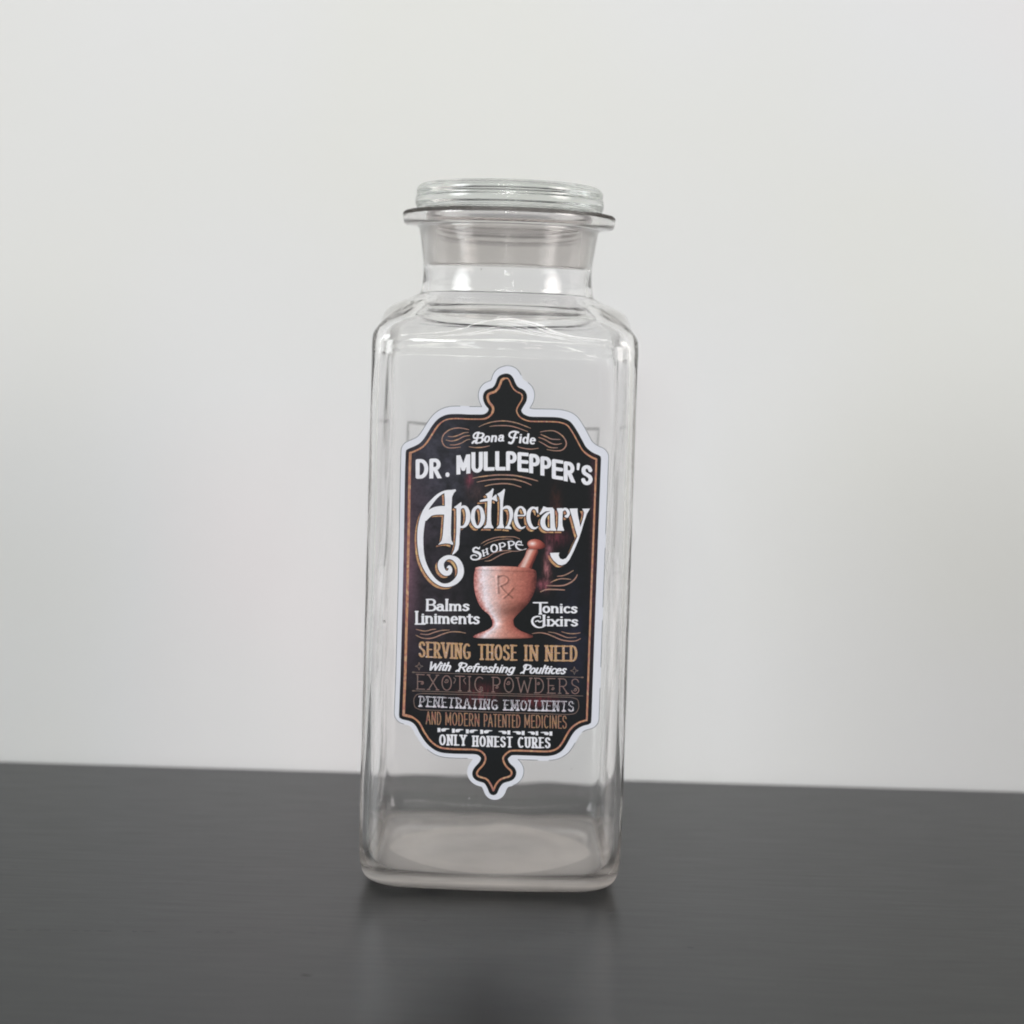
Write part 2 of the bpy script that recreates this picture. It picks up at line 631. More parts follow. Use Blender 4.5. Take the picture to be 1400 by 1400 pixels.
speck_m = mat('speck', (.10, .095, .09, 1), .4)
pale_m = mat('pale_speck', (.85, .85, .86, 1), .4)
for nm, (px, py), r_, m_ in (('speck', (518, 906), .00016, speck_m), ('speck', (517, 912.5), .00024, speck_m), ('speck', (759, 463.5), .00018, speck_m),
                             ('speck', (554, 999.5), .0001, speck_m), ('speck', (781, 1051.5), .00014, speck_m), ('seed_bubble', (525.5, 851), .00055, None),
                             ('speck', (641.5, 1091.5), .00022, pale_m), ('speck', (658, 368), .0002, speck_m)):
    d = cam.matrix_world.to_3x3() @ Vector(((px - 700) / 2600, -(py - 700) / 2600, -1))
    bm = bmesh.new()
    if py < 400:                                    # on the neck
        pl = -.0322
    else:
        pl = -.0486
    t = (pl - CAM.y) / d.y
    p = CAM + d * t
    if abs(p.x) > .0357 and py > 400:               # on the rounded corner
        e_ = abs(p.x) - .0357
        p.y = -(.0357 + math.sqrt(max(CR * CR - e_ * e_, 0)))
    bmesh.ops.create_icosphere(bm, subdivisions=2, radius=r_, matrix=Matrix.Translation(p + Vector((0, .00002, 0))) @ Matrix.Diagonal((1, .35, 1.1, 1)))
    me = bpy.data.meshes.new(nm)
    bm.to_mesh(me)
    new_obj(nm, me, jar, m_ or knob_glass, True)

# ------------------------------------------------------------------ the printed label
# The label is drawn on a tracing sheet; H turns sheet units into metres (x across, z up) on the jar's front face.
H = np.array([[ 2.56764015e-04,  7.83776900e-06, -1.81096627e-01],        [ 7.68435466e-06, -2.62239669e-04,  3.13086734e-01],        [-1.32407606e-06, -3.26212578e-05,  1.00000000e+00]])
A0, AK = .0489, .0025


def to_face(P, lift):
    q = np.c_[P, np.ones(len(P))] @ H.T
    X, Z = q[:, 0] / q[:, 2], q[:, 1] / q[:, 2]
    return np.stack([X, -(A0 - AK * Z) - lift, Z + DZ], 1)


class Field:
    """signed-distance drawing board on the tracing sheet: negative is ink"""
    def __init__(s, x0, y0, x1, y1, res=5.0):
        s.x0, s.y0, s.res = x0, y0, res
        s.nx, s.ny = int((x1 - x0) * res) + 1, int((y1 - y0) * res) + 1
        s.X = x0 + np.arange(s.nx) / res
        s.Y = y0 + np.arange(s.ny) / res
        s.F = np.full((s.ny, s.nx), 9.0)

    def box(s, xa, ya, xb, yb):
        i0 = max(int((xa - s.x0) * s.res), 0)
        i1 = min(int((xb - s.x0) * s.res) + 2, s.nx)
        j0 = max(int((ya - s.y0) * s.res), 0)
        j1 = min(int((yb - s.y0) * s.res) + 2, s.ny)
        return i0, i1, j0, j1

    def stroke(s, pts, ws, sx=1.0, sy=1.0, F=None):
        """polyline with per-point half widths; sx, sy stretch the nib"""
        F = s.F if F is None else F
        P = np.array(pts, float)
        W = np.array(ws, float) * np.ones(len(P))
        for k in range(len(P) - 1):
            (xa, ya), (xb, yb) = P[k], P[k + 1]
            wm_ = max(W[k], W[k + 1])
            mx, my = wm_ * sx + 1.5, wm_ * sy + 1.5
            i0, i1, j0, j1 = s.box(min(xa, xb) - mx, min(ya, yb) - my, max(xa, xb) + mx, max(ya, yb) + my)
            if i1 <= i0 or j1 <= j0:
                continue
            gx = (s.X[i0:i1][None, :] - xa) / sx
            gy = (s.Y[j0:j1][:, None] - ya) / sy
            dx, dy = (xb - xa) / sx, (yb - ya) / sy
            L = dx * dx + dy * dy + 1e-9
            t = np.clip((gx * dx + gy * dy) / L, 0, 1)
            d = np.hypot(gx - t * dx, gy - t * dy) - (W[k] + (W[k + 1] - W[k]) * t)
            d = d * min(sx, sy)
            F[j0:j1, i0:i1] = np.minimum(F[j0:j1, i0:i1], d)

    def poly(s, pts, grow=0.0, F=None):
        """filled polygon, as signed distance"""
        F = s.F if F is None else F
        d = s.poly_sdf(pts, 3)
        i0, i1, j0, j1 = d[1]
        F[j0:j1, i0:i1] = np.minimum(F[j0:j1, i0:i1], d[0] - grow)

    def poly_sdf(s, pts, pad):
        P = np.array(pts, float)
        i0, i1, j0, j1 = s.box(P[:, 0].min() - pad, P[:, 1].min() - pad, P[:, 0].max() + pad, P[:, 1].max() + pad)
        gx = s.X[i0:i1][None, :]
        gy = s.Y[j0:j1][:, None]
        D = np.full((j1 - j0, i1 - i0), 1e9)
        ins = np.zeros((j1 - j0, i1 - i0), bool)
        n = len(P)
        for k in range(n):
            xa, ya = P[k]
            xb, yb = P[(k + 1) % n]
            dx, dy = xb - xa, yb - ya
            t = np.clip(((gx - xa) * dx + (gy - ya) * dy) / (dx * dx + dy * dy + 1e-12), 0, 1)
            D = np.minimum(D, (gx - xa - t * dx) ** 2 + (gy - ya - t * dy) ** 2)
            if ya != yb:
                c = ((ya > gy) != (yb > gy)) & (gx < xa + (gy - ya) * dx / dy)
                ins ^= c
        D = np.sqrt(D)
        return np.where(ins, -D, D), (i0, i1, j0, j1)

    def mesh(s, name, lift, F=None, parent=None, m=None, color=None):
        F = (s.F if F is None else F).copy()
        F[np.abs(F) < 1e-6] = 1e-6
        F[0, :] = F[-1, :] = 9
        F[:, 0] = F[:, -1] = 9
        ins = F < 0
        ny, nx = F.shape
        full = ins[:-1, :-1] & ins[:-1, 1:] & ins[1:, :-1] & ins[1:, 1:]
        anyi = ins[:-1, :-1] | ins[:-1, 1:] | ins[1:, :-1] | ins[1:, 1:]
        V, idx, faces = [], {}, []

        def gv(i, j):
            k = (i, j)
            if k not in idx:
                idx[k] = len(V)
                V.append((s.X[i], s.Y[j]))
            return idx[k]

        def ev(i, j, i2, j2):
            k = (i, j, i2, j2)
            if k not in idx:
                a, b = F[j, i], F[j2, i2]
                t = a / (a - b)
                t = min(max(t, .001), .999)
                idx[k] = len(V)
                V.append((s.X[i] + (s.X[i2] - s.X[i]) * t, s.Y[j] + (s.Y[j2] - s.Y[j]) * t))
            return idx[k]
        # whole cells: runs along each row, cut every few cells when colours vary
        step = 10 ** 6 if color is None else 4
        for j in range(ny - 1):
            row = full[j]
            if not row.any():
                continue
            d = np.diff(np.r_[0, row.astype(np.int8), 0])
            for a, b in zip(np.where(d == 1)[0], np.where(d == -1)[0]):
                a, b = int(a), int(b)
                while a < b:
                    c = min(b, a + step)
                    faces.append((gv(a, j + 1), gv(c, j + 1), gv(c, j), gv(a, j)))
                    a = c
        jj, ii = np.where(anyi & ~full)
        for j, i in zip(jj.tolist(), ii.tolist()):
            cs = [(i, j), (i + 1, j), (i + 1, j + 1), (i, j + 1)]
            ring = []
            for k in range(4):
                (ia, ja), (ib, jb) = cs[k], cs[(k + 1) % 4]
                if ins[ja, ia]:
                    ring.append(gv(ia, ja))
                if ins[ja, ia] != ins[jb, ib]:
                    if (ia, ja) < (ib, jb):
                        ring.append(ev(ia, ja, ib, jb))
                    else:
                        ring.append(ev(ib, jb, ia, ja))
            if len(ring) >= 3:
                faces.append(tuple(reversed(ring)))
        if not faces:
            return None
        S = np.array(V)
        me = bpy.data.meshes.new(name)
        me.from_pydata(to_face(S, lift).tolist(), [], faces)
        me.update()
        if color is not None:
            ca = me.color_attributes.new('print', 'FLOAT_COLOR', 'POINT')
            c = np.c_[color(S[:, 0], S[:, 1]), np.ones(len(S))]
            ca.data.foreach_set('color', c.astype(np.float32).ravel())
        return new_obj(name, me, parent, m)


def tr(ox, oy, sc_):
    return lambda pts: [(ox + p[0] / sc_, oy + p[1] / sc_) for p in pts]


def smooth_line(pts, n=6, closed=False):
    """Catmull-Rom through points of any dimension"""
    P = [tuple(p) for p in pts]
    if closed:
        Q = np.array([P[-1]] + P + [P[0], P[1]], float)
    else:
        Q = np.array([P[0]] + P + [P[-1]], float)
    out = []
    for i in range(1, len(Q) - 2):
        p0, p1, p2, p3 = Q[i - 1], Q[i], Q[i + 1], Q[i + 2]
        for k in range(n):
            t = k / n
            out.append(.5 * ((2 * p1) + (-p0 + p2) * t + (2 * p0 - 5 * p1 + 4 * p2 - p3) * t * t
                             + (-p0 + 3 * p1 - 3 * p2 + p3) * t ** 3))
    if not closed:
        out.append(Q[-2])
    return np.array(out)


# fractal value noise on the sheet (for the mottled print)
def vnoise(x, y, seed=0):
    xi, yi = np.floor(x).astype(np.int64), np.floor(y).astype(np.int64)
    fx, fy = x - xi, y - yi
    fx, fy = fx * fx * (3 - 2 * fx), fy * fy * (3 - 2 * fy)

    def h(a, b):
        n = (a * 374761393 + b * 668265263 + seed * 1442695) & 0x7fffffff
        n = ((n ^ (n >> 13)) * 1274126177) & 0x7fffffff
        return (n ^ (n >> 16)) % 65536 / 65535.
    return (h(xi, yi) * (1 - fx) + h(xi + 1, yi) * fx) * (1 - fy) + (h(xi, yi + 1) * (1 - fx) + h(xi + 1, yi + 1) * fx) * fy


def fbm(x, y, seed=0, o=4):
    s_, a, t = 0, 1, 0
    for k in range(o):
        s_ = s_ + a * vnoise(x * 2 ** k, y * 2 ** k, seed + k)
        t += a
        a *= .5
    return s_ / t


def lin(c):
    c = np.asarray(c, float) / 255
    return np.where(c <= .04045, c / 12.92, ((c + .055) / 1.055) ** 2.4)


def print_mat(name, rough=.5, spec=.32):
    m = mat(name, (.5, .5, .5, 1), rough)
    at = node(m, 'ShaderNodeAttribute')
    at.attribute_name = 'print'
    link(m, at.outputs['Color'], m.node_tree.nodes['Principled BSDF'].inputs['Base Color'])
    m.node_tree.nodes['Principled BSDF'].inputs['Specular IOR Level'].default_value = spec
    return m


ink = print_mat('label_print')
paper = mat('sticker_paper', srgb(219, 222, 231), .5)
gold_outline = [(691.5, 517.0), (686.4, 519.0), (684, 524.6), (681.6, 530), (676.9, 535.2), (671.4, 537.3), (667.7, 539.3), (666.7, 544.2),
                (669.1, 550.5), (673, 555.2), (674.2, 560.7), (671.4, 567), (665.9, 571.3), (659.6, 572.9), (650, 573), (640, 572.9),
                (627.1, 572.3), (615, 572.7), (607.7, 574.8), (601.6, 579), (595.6, 586.3), (589.5, 596), (583.4, 605.1), (577.4, 611.2),
                (570, 615.4), (561, 619.3)]
gl_bottom = [(551.8, 977.3), (564.3, 980.7), (573.4, 988.3), (580.3, 1000.9), (589.4, 1013.4), (600.9, 1021.4), (614.6, 1023.7),
             (633, 1024.3), (651.1, 1024.9), (659.1, 1028.3), (663.7, 1035.1), (661.4, 1044.3), (653.9, 1053.0), (652.0, 1058.0),
             (655.0, 1061.6), (664.9, 1064.9), (670.6, 1071.7), (674.5, 1080.6)]
gr_bottom = [(674.5, 1080.6), (678.6, 1071.7), (685.4, 1064.9), (696.5, 1061.3), (699.5, 1057.0), (698.0, 1053.0), (692.3, 1047.7), (688.2, 1039.7),
             (688.9, 1034), (694.6, 1028.3), (701.4, 1026), (725, 1026.6), (749.4, 1027.1), (760.9, 1023.7), (767.7, 1016.9),
             (776.9, 1000.9), (783.7, 992.9), (792.9, 987.1), (802.2, 984.4)]
gr_top = [(815.4, 627.8), (809, 625.1), (801.7, 620.3), (795.6, 614.2), (790.8, 605.7), (783.5, 592.4), (776.2, 582), (768.9, 578.4),
          (760.4, 576.8), (745, 576.3), (726.4, 576), (717.9, 574.1), (710.6, 569.9), (706.6, 563.2), (706.9, 558.4), (709.9, 552.6),
          (713.5, 546.6), (714.1, 541.3), (711.9, 537.9), (706.8, 535.6), (702.1, 531.6), (698.9, 526.1), (696.6, 520.6), (694.4, 517.6), (691.5, 517.0)]
OUT = np.concatenate([smooth_line(gold_outline, 4), [(560.3, 640), (559.7, 670), (558.5, 740), (557.0, 810), (554.0, 920)],
                      smooth_line(gl_bottom, 4), smooth_line(gr_bottom, 4)[1:], [(805.5, 890), (808.0, 820), (812.6, 700)], smooth_line(gr_top, 4)[:-1]])

label = bpy.data.objects.new('label', None)
sc.collection.objects.link(label)
label.parent = jar
label['label'] = 'ornate black and white apothecary shop label with copper mortar'

fo = Field(528, 478, 852, 1112, 3.0)
sd, bx = fo.poly_sdf(OUT, 40)
base = np.full_like(fo.F, 40.0)
base[bx[2]:bx[3], bx[0]:bx[1]] = sd
# sticker: outline pushed out and a touch up and right
so = np.full_like(fo.F, 40.0)
OUT2 = [(x + 2.0, y - 2.4) for x, y in OUT]
sd2, bx2 = fo.poly_sdf(OUT2, 40)
so[bx2[2]:bx2[3], bx2[0]:bx2[1]] = sd2
stk = fo.mesh('sticker_sheet', .00016, so - 15.2, label, paper)
md = stk.modifiers.new('thickness', 'SOLIDIFY')
md.thickness = .00013
md.offset = -1

# shadow of the die-cut sticker edge, painted as a broken grey hairline
XX, YY = np.meshgrid(fo.X, fo.Y)
ang = np.arctan2(YY - 790, XX - 683)
hair = np.abs(so - 14.7) - .36
gap = vnoise(ang * 9 + 40, ang * 0 + 3.5, 5) < .36
side = (XX < 548) | (XX > 828)
hair = np.where(gap & ~side, 9, hair)
fo.mesh('cut_edge_shade', .00018, hair, label, mat('hairline_grey', srgb(96, 100, 106), .6))


# black printed panel, mottled
def panel_col(x, y):
    n1 = fbm(x / 9, y / 9, 3)
    n2_ = fbm(x / 2.2, y / 2.2, 11, 3)
    c = np.outer(np.ones_like(x), lin((17, 20, 22)))

    def blob(cx, cy, rx, ry, col, amt, nz, pw=1.0):
        nonlocal c
        k = np.exp(-(((x - cx) / rx) ** 2 + ((y - cy) / ry) ** 2) * 1.2) * amt
        k = np.clip(k * (nz ** pw) * 2.0, 0, 1)[:, None]
        c = c * (1 - k) + lin(col)[None, :] * k
    streak = fbm(x / 1.6, y / 7, 21, 4)
    blob(600, 640, 50, 90, (70, 70, 82), .62, n1)
    blob(556, 775, 16, 95, (112, 84, 98), .75, n1, .6)
    blob(598, 820, 40, 90, (58, 52, 60), .55, n1)
    blob(575, 700, 30, 60, (66, 58, 68), .6, n1)
    blob(575, 900, 26, 60, (48, 42, 52), .5, n1)
    blob(642, 656, 5, 10, (128, 62, 78), .8, streak, 1.5)
    blob(652, 672, 14, 14, (80, 60, 60), .5, streak, 1.5)
    blob(760, 735, 16, 10, (96, 46, 58), .8, streak, 1.4)
    blob(751, 755, 5, 16, (150, 96, 108), .8, streak, 2.0)
    blob(748, 778, 5, 20, (166, 110, 114), .85, streak, 1.9)
    blob(743, 800, 8, 7, (140, 78, 90), .9, streak, 1.4)
    blob(760, 700, 7, 30, (90, 52, 42), .6, streak, 1.8)
    blob(812, 760, 5, 190, (72, 44, 54), .6, n2_)
    blob(782, 880, 25, 90, (36, 38, 56), .55, n1)
    blob(655, 950, 26, 14, (120, 56, 62), .7, streak, 2.2)
    blob(735, 958, 26, 8, (130, 50, 60), .7, streak, 2.2)
    blob(650, 1000, 60, 30, (22, 30, 38), .5, n1)
    g = (.75 + .5 * n2_)[:, None]
    return np.clip(c * g, 0, 1)


pf = base - 6.35
for cx, cy, sx_, sy_ in ((561.0, 619.3, -1, -1), (815.4, 627.8, 1, -1), (551.8, 977.3, -1, 1), (802.2, 984.4, 1, 1)):
    q = np.maximum(np.abs(XX - (cx + sx_ * 2.6)) - 3.2, np.abs(YY - (cy + sy_ * 1.2)) - 3.0)
    pf = np.minimum(pf, q)
fo.mesh('printed_panel', .00018, pf, label, ink, panel_col)


def mottled(cols, seed, sx=5., sy=5.):
    C = [lin(c) for c in cols]

    def f(x, y):
        n = np.clip((fbm(x / sx, y / sy, seed, 3) - .25) / .5, 0, .9999) * (len(C) - 1)
        i = n.astype(int)
        t = (n - i)[:, None]
        A = np.array(C)
        return A[i] * (1 - t) + A[np.minimum(i + 1, len(C) - 1)] * t
    return f


fl = Field(536, 486, 846, 1100, 5.0)
# gold border line, fatter on the left
g = smooth_line(gold_outline, 4)


def gw(x, y):
    v = .95
    return v


hw = np.array([1.15 if p[0] < 675 and p[1] > 520 and not (600 < p[0] < 662 and p[1] < 580) else .85 for p in OUT])
hw[(OUT[:, 0] < 562) & (OUT[:, 1] < 990)] = 1.75
hw[(OUT[:, 1] > 700) & (OUT[:, 0] > 570)] = 1.2
hw[(OUT[:, 0] > 800) & (OUT[:, 1] < 980)] = 1.25
hw[(OUT[:, 0] > 664) & (OUT[:, 0] < 690) & (OUT[:, 1] < 565)] = 1.6
ring_pts = np.concatenate([OUT, OUT[:1]])
fl.stroke(ring_pts, np.r_[hw, hw[0]])
fl.mesh('border_line', .00020, None, label, ink,
        mottled([(168, 118, 100), (196, 152, 118), (186, 132, 100), (160, 104, 104), (200, 164, 128)], 31, 3, 9))

# fine flourishes
flo_col = mottled([(150, 124, 118), (178, 134, 118), (140, 118, 106), (190, 150, 120)], 8, 8, 3)


def flo(pts, w_=.62, taper=True, n=6):
    """one printed flourish line, a piece of its own"""
    L_ = smooth_line(pts, n)
    k = np.linspace(0, 1, len(L_))
    ws = w_ * (.45 + .55 * np.sin(np.clip(k, 0, 1) * pi) ** .6) if taper else np.full(len(L_), w_)
    ff = Field(L_[:, 0].min() - 3, L_[:, 1].min() - 3, L_[:, 0].max() + 3, L_[:, 1].max() + 3, 6.0)
    ff.stroke(L_, ws)
    ff.mesh('flourish', .00020, None, label, ink, flo_col)


za, zb, zc, zd, ze = tr(640, 490, 12.727), tr(530, 545, 8.235), tr(690, 545, 8.235), tr(560, 600, 10), tr(690, 600, 10)
flo(za([(185, 1190), (300, 1140), (450, 1100), (650, 1088), (850, 1125), (1000, 1180), (1090, 1215)]), .72)
flo(za([(370, 1185), (500, 1170), (700, 1172), (850, 1205), (1040, 1275)]), .66)
flo(zb([(915, 350), (850, 335), (780, 330), (700, 350), (635, 400), (612, 460), (625, 510), (660, 545), (720, 555), (820, 545)]), .78)
flo(zb([(680, 425), (740, 428), (800, 410), (860, 385), (912, 380)]), .72)
flo(zb([(655, 465), (720, 477), (790, 460), (860, 425), (925, 415)]), .72)
flo(zb([(700, 520), (760, 520), (830, 500), (890, 465), (930, 458)]), .68)
flo(zb([(915, 540), (980, 550), (1060, 548), (1150, 530)]), .7)
flo(zc([(400, 375), (480, 362), (560, 365), (640, 410), (685, 470), (692, 520), (665, 565), (620, 585), (550, 585), (475, 572)]), .78)
flo(zc([(405, 402), (470, 430), (530, 455), (625, 460)]), .72)
flo(zc([(380, 435), (450, 460), (520, 500), (580, 515), (642, 505)]), .72)
flo(zc([(385, 480), (440, 510), (490, 540), (540, 553), (598, 553)]), .7)
flo(zc([(145, 540), (220, 560), (300, 568), (380, 558)]), .66)
flo([(646, 653.8), (660, 651.3), (680, 649.3), (700, 649.7), (710, 651.2), (725, 654.5), (735.5, 657.6)], .95)
flo([(652, 659), (665, 656.6), (680, 655), (700, 655.2), (709, 656.7), (718, 659.3), (726.5, 663.2)], .85)
flo([(663, 664.6), (673, 662.3), (688, 661.1), (700, 662.1), (712.5, 666)], .8)
z7, z8 = tr(640, 660, 11.67), tr(720, 670, 9.336)
flo(z7([(205, 975), (300, 920), (450, 872), (600, 862), (740, 864), (830, 902)]), .6)
flo(z7([(245, 1005), (330, 955), (470, 912), (600, 897), (720, 903)]), .5)
flo(z7([(150, 1232), (300, 1190), (430, 1112), (600, 1082), (760, 1092), (930, 1060)]), .55)
flo(z7([(265, 1250), (350, 1240), (450, 1187), (560, 1130), (700, 1095)]), .6)
flo(z8([(390, 1100), (470, 1090), (540, 1060), (597, 1025)]), .75)
flo(z8([(305, 1178), (380, 1145), (460, 1130), (567, 1140)]), .75)
flo(z8([(250, 1218), (440, 1220), (540, 1190), (610, 1140), (648, 1080)]), .95)
flo(z8([(175, 1300), (250, 1270), (370, 1268), (487, 1275)]), .95)
zl, zr = tr(555, 810, 12.727), tr(715, 810, 12.727)
flo(zl([(175, 640), (330, 670), (450, 645), (522, 638)]), .68)
flo(zl([(250, 720), (380, 730), (500, 690), (620, 660), (757, 652)]), .72)
flo(zl([(172, 740), (280, 790), (400, 800), (500, 780), (650, 720), (780, 685), (920, 685), (1040, 705)]), .78)
flo(zr([(160, 715), (280, 700), (400, 715), (520, 760), (660, 820), (800, 845), (920, 840), (1002, 800)]), .72)
flo(zr([(440, 685), (560, 705), (680, 750), (780, 785), (930, 778)]), .66)
flo(zr([(670, 680), (780, 710), (900, 715), (1000, 700)]), .6)

# rules, frame, stars
fr = Field(556, 900, 806, 985, 6.0)
fr.stroke([(564.3, 919.0), (797, 926.0)], .42)
fr.stroke([(564.3, 919.0), (566, 919.0)], .95)
fr.stroke([(795.3, 926.0), (797, 926.0)], .95)
fr.stroke([(564.3, 944.3), (797, 951.4)], .42)
fr.stroke([(564.3, 944.3), (566, 944.3)], .85)
fr_pts = smooth_line([(578, 948.0), (570, 949.5), (566.2, 955), (566.0, 961), (568.0, 967), (575, 970.4)], 5)
fr_pts2 = smooth_line([(775, 976.8), (786, 975.2), (790.6, 969), (791.2, 963), (789.0, 956), (780, 953.2)], 5)
fr.stroke(np.concatenate([fr_pts, fr_pts2, fr_pts[:1]]), .48)
for cx, cy in ((573, 910.8), (785.2, 916.8)):
    for k in range(4):
        a, b = k * pi / 2, (k + 1) * pi / 2
        p = [(cx + 5.2 * cos(a), cy + 5.2 * sin(a)), (cx + 1.9 * cos((a + b) / 2), cy + 1.9 * sin((a + b) / 2)), (cx + 5.2 * cos(b), cy + 5.2 * sin(b))]
        fr.stroke(p, .42)
fr.mesh('ornamental_rule', .00020, None, label, ink, mottled([(104, 98, 96), (126, 104, 96), (110, 100, 92)], 12))

# ------------------------------------------------------------------ lettering
# skeleton alphabet: width, then strokes (points in a box w x 1, y up from the base line), 's' smooths; serif feet listed separately
def ell(cx, cy, rx, ry, a0=0, a1=360, n=22):
    return [(cx + rx * cos(radians(a0 + (a1 - a0) * k / n)), cy + ry * sin(radians(a0 + (a1 - a0) * k / n))) for k in range(n + 1)]


G = {
    'A': (.72, [[(.04, 0), (.36, 1), (.68, 0)], [(.16, .34), (.56, .34)]], [(.04, 0), (.68, 0)]),
    'B': (.62, [[(.1, 0), (.1, 1)], [(.1, 1), (.34, 1)] + ell(.34, .76, .2, .24, 90, -90, 10) + [(.1, .52)], [(.1, .52), (.36, .52)] + ell(.36, .26, .22, .26, 90, -90, 10) + [(.1, 0)]], [(.1, 0), (.1, 1)]),
    'C': (.64, [ell(.36, .5, .3, .5, 52, 308)], []),
    'D': (.66, [[(.1, 0), (.1, 1)], [(.1, 1), (.26, 1)] + ell(.26, .5, .34, .5, 90, -90, 16) + [(.1, 0)]], [(.1, 0), (.1, 1)]),
    'E': (.56, [[(.1, 0), (.1, 1)], [(.1, 1), (.52, 1)], [(.1, .52), (.44, .52)], [(.1, 0), (.54, 0)]], [(.1, 0), (.1, 1)]),
    'F': (.54, [[(.1, 0), (.1, 1)], [(.1, 1), (.5, 1)], [(.1, .52), (.42, .52)]], [(.1, 0), (.1, 1)]),
    'G': (.68, [ell(.36, .5, .3, .5, 52, 300) + [(.6, .18), (.6, .44), (.42, .44)]], []),
    'H': (.68, [[(.1, 0), (.1, 1)], [(.58, 0), (.58, 1)], [(.1, .5), (.58, .5)]], [(.1, 0), (.1, 1), (.58, 0), (.58, 1)]),
    'I': (.24, [[(.12, 0), (.12, 1)]], [(.12, 0), (.12, 1)]),
    'L': (.52, [[(.1, 1), (.1, 0), (.5, 0)]], [(.1, 1), (.1, 0)]),
    'M': (.84, [[(.1, 0), (.1, 1), (.42, .2), (.74, 1), (.74, 0)]], [(.1, 0), (.1, 1), (.74, 0), (.74, 1)]),
    'N': (.7, [[(.1, 0), (.1, 1), (.6, 0), (.6, 1)]], [(.1, 0), (.1, 1), (.6, 1)]),
    'O': (.7, [ell(.35, .5, .29, .5, 0, 360, 30)], []),
    'P': (.6, [[(.1, 0), (.1, 1)], [(.1, 1), (.32, 1)] + ell(.32, .73, .22, .27, 90, -90, 12) + [(.1, .46)]], [(.1, 0), (.1, 1)]),
    'R': (.66, [[(.1, 0), (.1, 1)], [(.1, 1), (.32, 1)] + ell(.32, .74, .22, .26, 90, -90, 12) + [(.1, .48)], [(.3, .48), (.6, 0)]], [(.1, 0), (.1, 1), (.6, 0)]),
    'S': (.58, [[tuple(p) for p in smooth_line([(.5, .8), (.42, .95), (.28, 1), (.12, .93), (.07, .77), (.13, .61), (.29, .52), (.45, .42), (.52, .26), (.45, .08), (.29, 0), (.13, .05), (.05, .2)], 4)]], []),
    'T': (.62, [[(.31, 0), (.31, 1)], [(.03, 1), (.59, 1)]], [(.31, 0)]),
    'U': (.68, [[(.1, 1), (.1, .3)] + ell(.34, .28, .24, .28, 180, 360, 14) + [(.58, 1)]], [(.1, 1), (.58, 1)]),
    'V': (.68, [[(.04, 1), (.34, 0), (.64, 1)]], [(.04, 1), (.64, 1)]),
    'W': (.96, [[(.04, 1), (.26, 0), (.48, .8), (.70, 0), (.92, 1)]], [(.04, 1), (.92, 1)]),
    'X': (.68, [[(.06, 0), (.62, 1)], [(.06, 1), (.62, 0)]], [(.06, 0), (.62, 1), (.06, 1), (.62, 0)]),
    'Y': (.64, [[(.04, 1), (.32, .46), (.6, 1)], [(.32, .46), (.32, 0)]], [(.04, 1), (.6, 1), (.32, 0)]),
    "'": (.2, [[(.1, 1), (.1, .72)]], []),
    '.': (.24, [[(.12, .04), (.12, .05)]], []),
    ' ': (.34, [], []),
    'a': (.5, [[(.1, .52), (.2, .6), (.32, .58), (.38, .46), (.38, .04), (.46, 0)], ell(.23, .19, .16, .19, 20, 340, 16)], []),
    'c': (.44, [ell(.25, .3, .18, .3, 50, 310, 16)], []),
    'd': (.54, [ell(.24, .3, .17, .3, 0, 360, 20), [(.42, 1), (.42, 0)]], [(.42, 0)]),
    'e': (.48, [[(.08, .32), (.4, .34)] + ell(.24, .3, .17, .3, 14, 310, 18)], []),
    'f': (.36, [[(.36, .92), (.28, 1), (.18, .9), (.16, .6), (.16, 0)], [(.04, .58), (.32, .58)]], [(.16, 0)]),
    'g': (.52, [ell(.24, .3, .17, .3, 0, 360, 20), [(.42, .6), (.42, -.12), (.34, -.28), (.18, -.3), (.08, -.2)]], []),
    'h': (.54, [[(.1, 0), (.1, 1)], [(.1, .42), (.2, .58), (.34, .58), (.42, .44), (.42, 0)]], [(.1, 0), (.42, 0)]),
    'i': (.24, [[(.12, 0), (.12, .6)], [(.12, .82), (.12, .84)]], [(.12, 0), (.12, .6)]),
    'l': (.24, [[(.12, 0), (.12, 1)]], [(.12, 0), (.12, 1)]),
    'm': (.8, [[(.1, 0), (.1, .6)], [(.1, .42), (.18, .58), (.3, .58), (.38, .44), (.38, 0)], [(.38, .42), (.47, .58), (.59, .58), (.67, .44), (.67, 0)]], [(.1, 0), (.38, 0), (.67, 0), (.1, .6)]),
    'n': (.54, [[(.1, 0), (.1, .6)], [(.1, .42), (.2, .58), (.34, .58), (.42, .44), (.42, 0)]], [(.1, 0), (.42, 0), (.1, .6)]),
    'o': (.5, [ell(.25, .3, .18, .3, 0, 360, 22)], []),
    'r': (.4, [[(.12, 0), (.12, .6)], [(.12, .4), (.2, .56), (.32, .6), (.37, .52)]], [(.12, 0), (.12, .6)]),
    's': (.42, [[tuple(p) for p in smooth_line([(.36, .5), (.28, .59), (.16, .58), (.1, .46), (.18, .35), (.3, .27), (.35, .14), (.27, .02), (.15, 0), (.06, .1)], 4)]], []),
    't': (.36, [[(.16, .86), (.16, .12), (.22, 0), (.32, .06)], [(.03, .6), (.32, .6)]], []),
    'u': (.54, [[(.1, .6), (.1, .16), (.18, .01), (.3, .02), (.42, .18)], [(.42, .6), (.42, 0)]], [(.1, .6), (.42, 0), (.42, .6)]),
    'x': (.5, [[(.06, 0), (.44, .6)], [(.06, .6), (.44, 0)]], [(.06, 0), (.44, .6), (.06, .6), (.44, 0)]),
}


